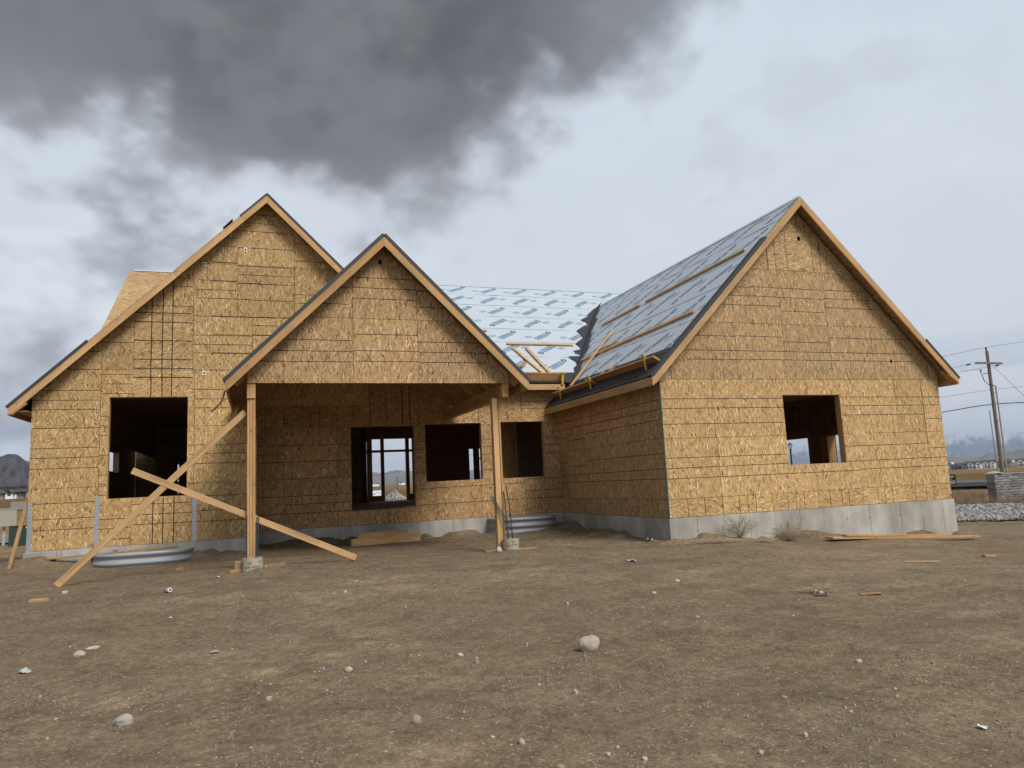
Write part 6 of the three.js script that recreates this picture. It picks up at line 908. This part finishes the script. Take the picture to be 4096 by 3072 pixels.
{ // far boundary wall, left
  const t = thing('boundary_wall', 'long low grey boundary wall behind the mailboxes', 'wall'), q = rng(17), m = [[0.20, 0.20, 0.20], [0.24, 0.235, 0.23], [0.17, 0.17, 0.175]].map((c) => std({ color: col(...c), roughness: 0.95 })); for (let i = 0; i < 14; i++) { const x = -56 + i * 2.4; part(i % 3 ? 'wall_panel' : 'pillar', box(x, x + (i % 3 ? 2.38 : 0.8), -1.2, (i % 3 ? 0.72 : 0.86) + (q() - 0.5) * 0.04, -145.2, -144.9), m[i % 3], t); }
}
farHouse(-15.35, 262, 4.6, 1.6, farMat.white, 'far white gabled house left of the large gable', 1); farHouse(-14.2, 262, 6, 1.9, farMat.tan, 'far tan house just left of the large gable', 1); farHouse(-16.6, 255, 8, 1.5, farMat.grey, 'far grey low house at the foot of the mountain', 1);
{ // bare winter trees at the foot of the mountain
  const bark = std({ color: col(0.13, 0.105, 0.09), roughness: 1 });
  const q = rng(91); for (let i = 0; i < 7; i++) { const v = polar(-17.4 + i * 0.62 + q() * 0.2, 300 + q() * 30), H = 3.6 + q() * 1.6, t = thing('bare_tree', 'leafless grey tree at the foot of the mountain', 'tree', [v.x, farY(v.x, v.z) + 1.0, v.z], 0, 'leafless trees at the foot of the mountain'), tw = []; part('trunk', strut(V(0, -2, 0), V(0, H * 0.4, 0), 0.22, 0.12, 6), bark, t); for (let k = 0; k < 150; k++) { const a = q() * 6.28, s = q(), b = V(0, H * (0.15 + 0.3 * q()), 0), e = V(Math.cos(a) * s * H * 0.55, H * (0.45 + 0.6 * q()) - s * 0.4, Math.sin(a) * s * H * 0.55); tw.push(strut(b, e, 0.05, 0.015, 3)); } part('crown', merge(tw), bark, t); }
}
// ---------------------------------------------------------------- seen through the house
{ // project sign: white board, blue frame, a line of peaks
  const c = document.createElement('canvas'); c.width = 512; c.height = 320; const g = c.getContext('2d'); g.fillStyle = 'rgb(232,236,238)'; g.fillRect(0, 0, 512, 320); g.strokeStyle = 'rgb(32,36,44)'; g.lineWidth = 12; g.beginPath(); [[60, 140], [120, 100], [150, 130], [170, 80], [190, 130], [230, 70], [280, 60], [330, 110], [370, 80], [440, 130]].forEach(([x, y], i) => (i ? g.lineTo(x, y) : g.moveTo(x, y))); g.stroke(); g.fillStyle = 'rgb(32,36,44)'; g.font = 'bold 70px sans-serif'; g.textAlign = 'center'; g.fillText('Homes', 250, 230);
  const gy = farY(10.65, -69.2), t = thing('project_sign', 'white billboard with blue frame and a line of peaks, seen through the doorway', 'sign', [10.65, gy, -69.2], -0.16);
  const y1 = -0.08 - gy, y0 = -1.18 - gy; part('panel', box(-0.83, 0.83, y0, y1, -0.05, 0), std({ color: col(0.06, 0.16, 0.34) }), t); part('picture', new THREE.PlaneGeometry(1.48, 0.94).translate(0, (y0 + y1) / 2, 0.006), std({ map: canvasTex(c, false) }), t); for (const x of [-0.78, 0.78]) part('leg', box(x - 0.05, x + 0.05, -0.2, y1, -0.13, -0.055), farMat.white, t);
}
{ // heap of broken pale stone
  const q = rng(23), t = thing('rock_pile', 'heap of broken pale rock seen through the doorway', 'rocks', [14.1, farY(14.1, -78.8), -78.8]); const mats = [0.30, 0.38, 0.46, 0.24].map((k) => std({ color: col(k, k * 0.96, k * 0.88), roughness: 0.95 }));
  for (let i = 0; i < 190; i++) { const a = q() * 6.28, r = Math.sqrt(q()), x = Math.cos(a) * r * 1.25 - 0.05, z = Math.sin(a) * r * 0.8, y = 0.92 * Math.max(0, 1 - r * 1.05) * (x < 0.2 ? 1 : 0.75), s = 0.05 + q() * 0.08, o = new THREE.Mesh(stones[i % 5], mats[i % 4]); o.name = 'rock'; o.scale.set(s, s, s); o.rotation.set(q() * 6, q() * 6, q() * 6); o.position.set(x, y + 0.02, z); o.castShadow = o.receiveShadow = true; t.add(o); }
  const core = new THREE.ConeGeometry(1.15, 0.8, 18); core.scale(1, 1, 0.65); core.translate(-0.05, 0.36, 0); part('core', core, mats[3], t);
}
single('distant_pole', strut(V(53.7, -2, -295.1), V(53.75, 4.34, -295.1), 0.14, 0.12, 6), farMat.dark, 'thin distant pole seen through the doorway', 'pole');
single('power_line', tube([V(2, 0.6, -60.5), V(8.38, 1.03, -59.45), V(9.76, 1.15, -59.2), V(12.01, 1.55, -58.81), V(22, 3.4, -57)], 0.012, 30, 4), farMat.dark, 'dark wire crossing the view through the doorway', 'cable');
{ // street lamp seen through the wing window
  const v = polar(40.3, 45), gy = farY(v.x, v.z), t = thing('street_lamp', 'black lantern street lamp seen through the wing window', 'street lamp', [29.11, gy, -34.32]), bk = std({ color: col(0.012, 0.013, 0.015), roughness: 0.5 }), Y = (y) => y - gy;
  part('post', strut(V(0, 0, 0), V(0, Y(1.05), 0), 0.06, 0.045, 12), bk, t); part('collar', strut(V(0, Y(1.03), 0), V(0, Y(1.15), 0), 0.045, 0.075, 12), bk, t);
  const cap = part('cap', new THREE.ConeGeometry(0.165, 0.10, 8).translate(0, Y(1.48), 0), bk, t); part('finial', strut(V(0, Y(1.50), 0), V(0, Y(1.61), 0), 0.016, 0.004, 6), bk, cap);
  for (let i = 0; i < 6; i++) { const a = i / 6 * 6.283; part('lantern_bar', strut(V(Math.cos(a) * 0.07, Y(1.15), Math.sin(a) * 0.07), V(Math.cos(a) * 0.14, Y(1.43), Math.sin(a) * 0.14), 0.008, 0.008, 5), bk, t); }
  part('lantern_glass', new THREE.CylinderGeometry(0.125, 0.06, 0.27, 6, 1, true).translate(0, Y(1.29), 0), new THREE.MeshPhysicalMaterial({ transmission: 1, thickness: 0, roughness: 0.25, color: col(0.85, 0.88, 0.9), side: THREE.DoubleSide }), t);
}
scene.fog = new THREE.FogExp2(new THREE.Color(0.56, 0.68, 0.86), 0.00007);
renderer.render(scene, camera);
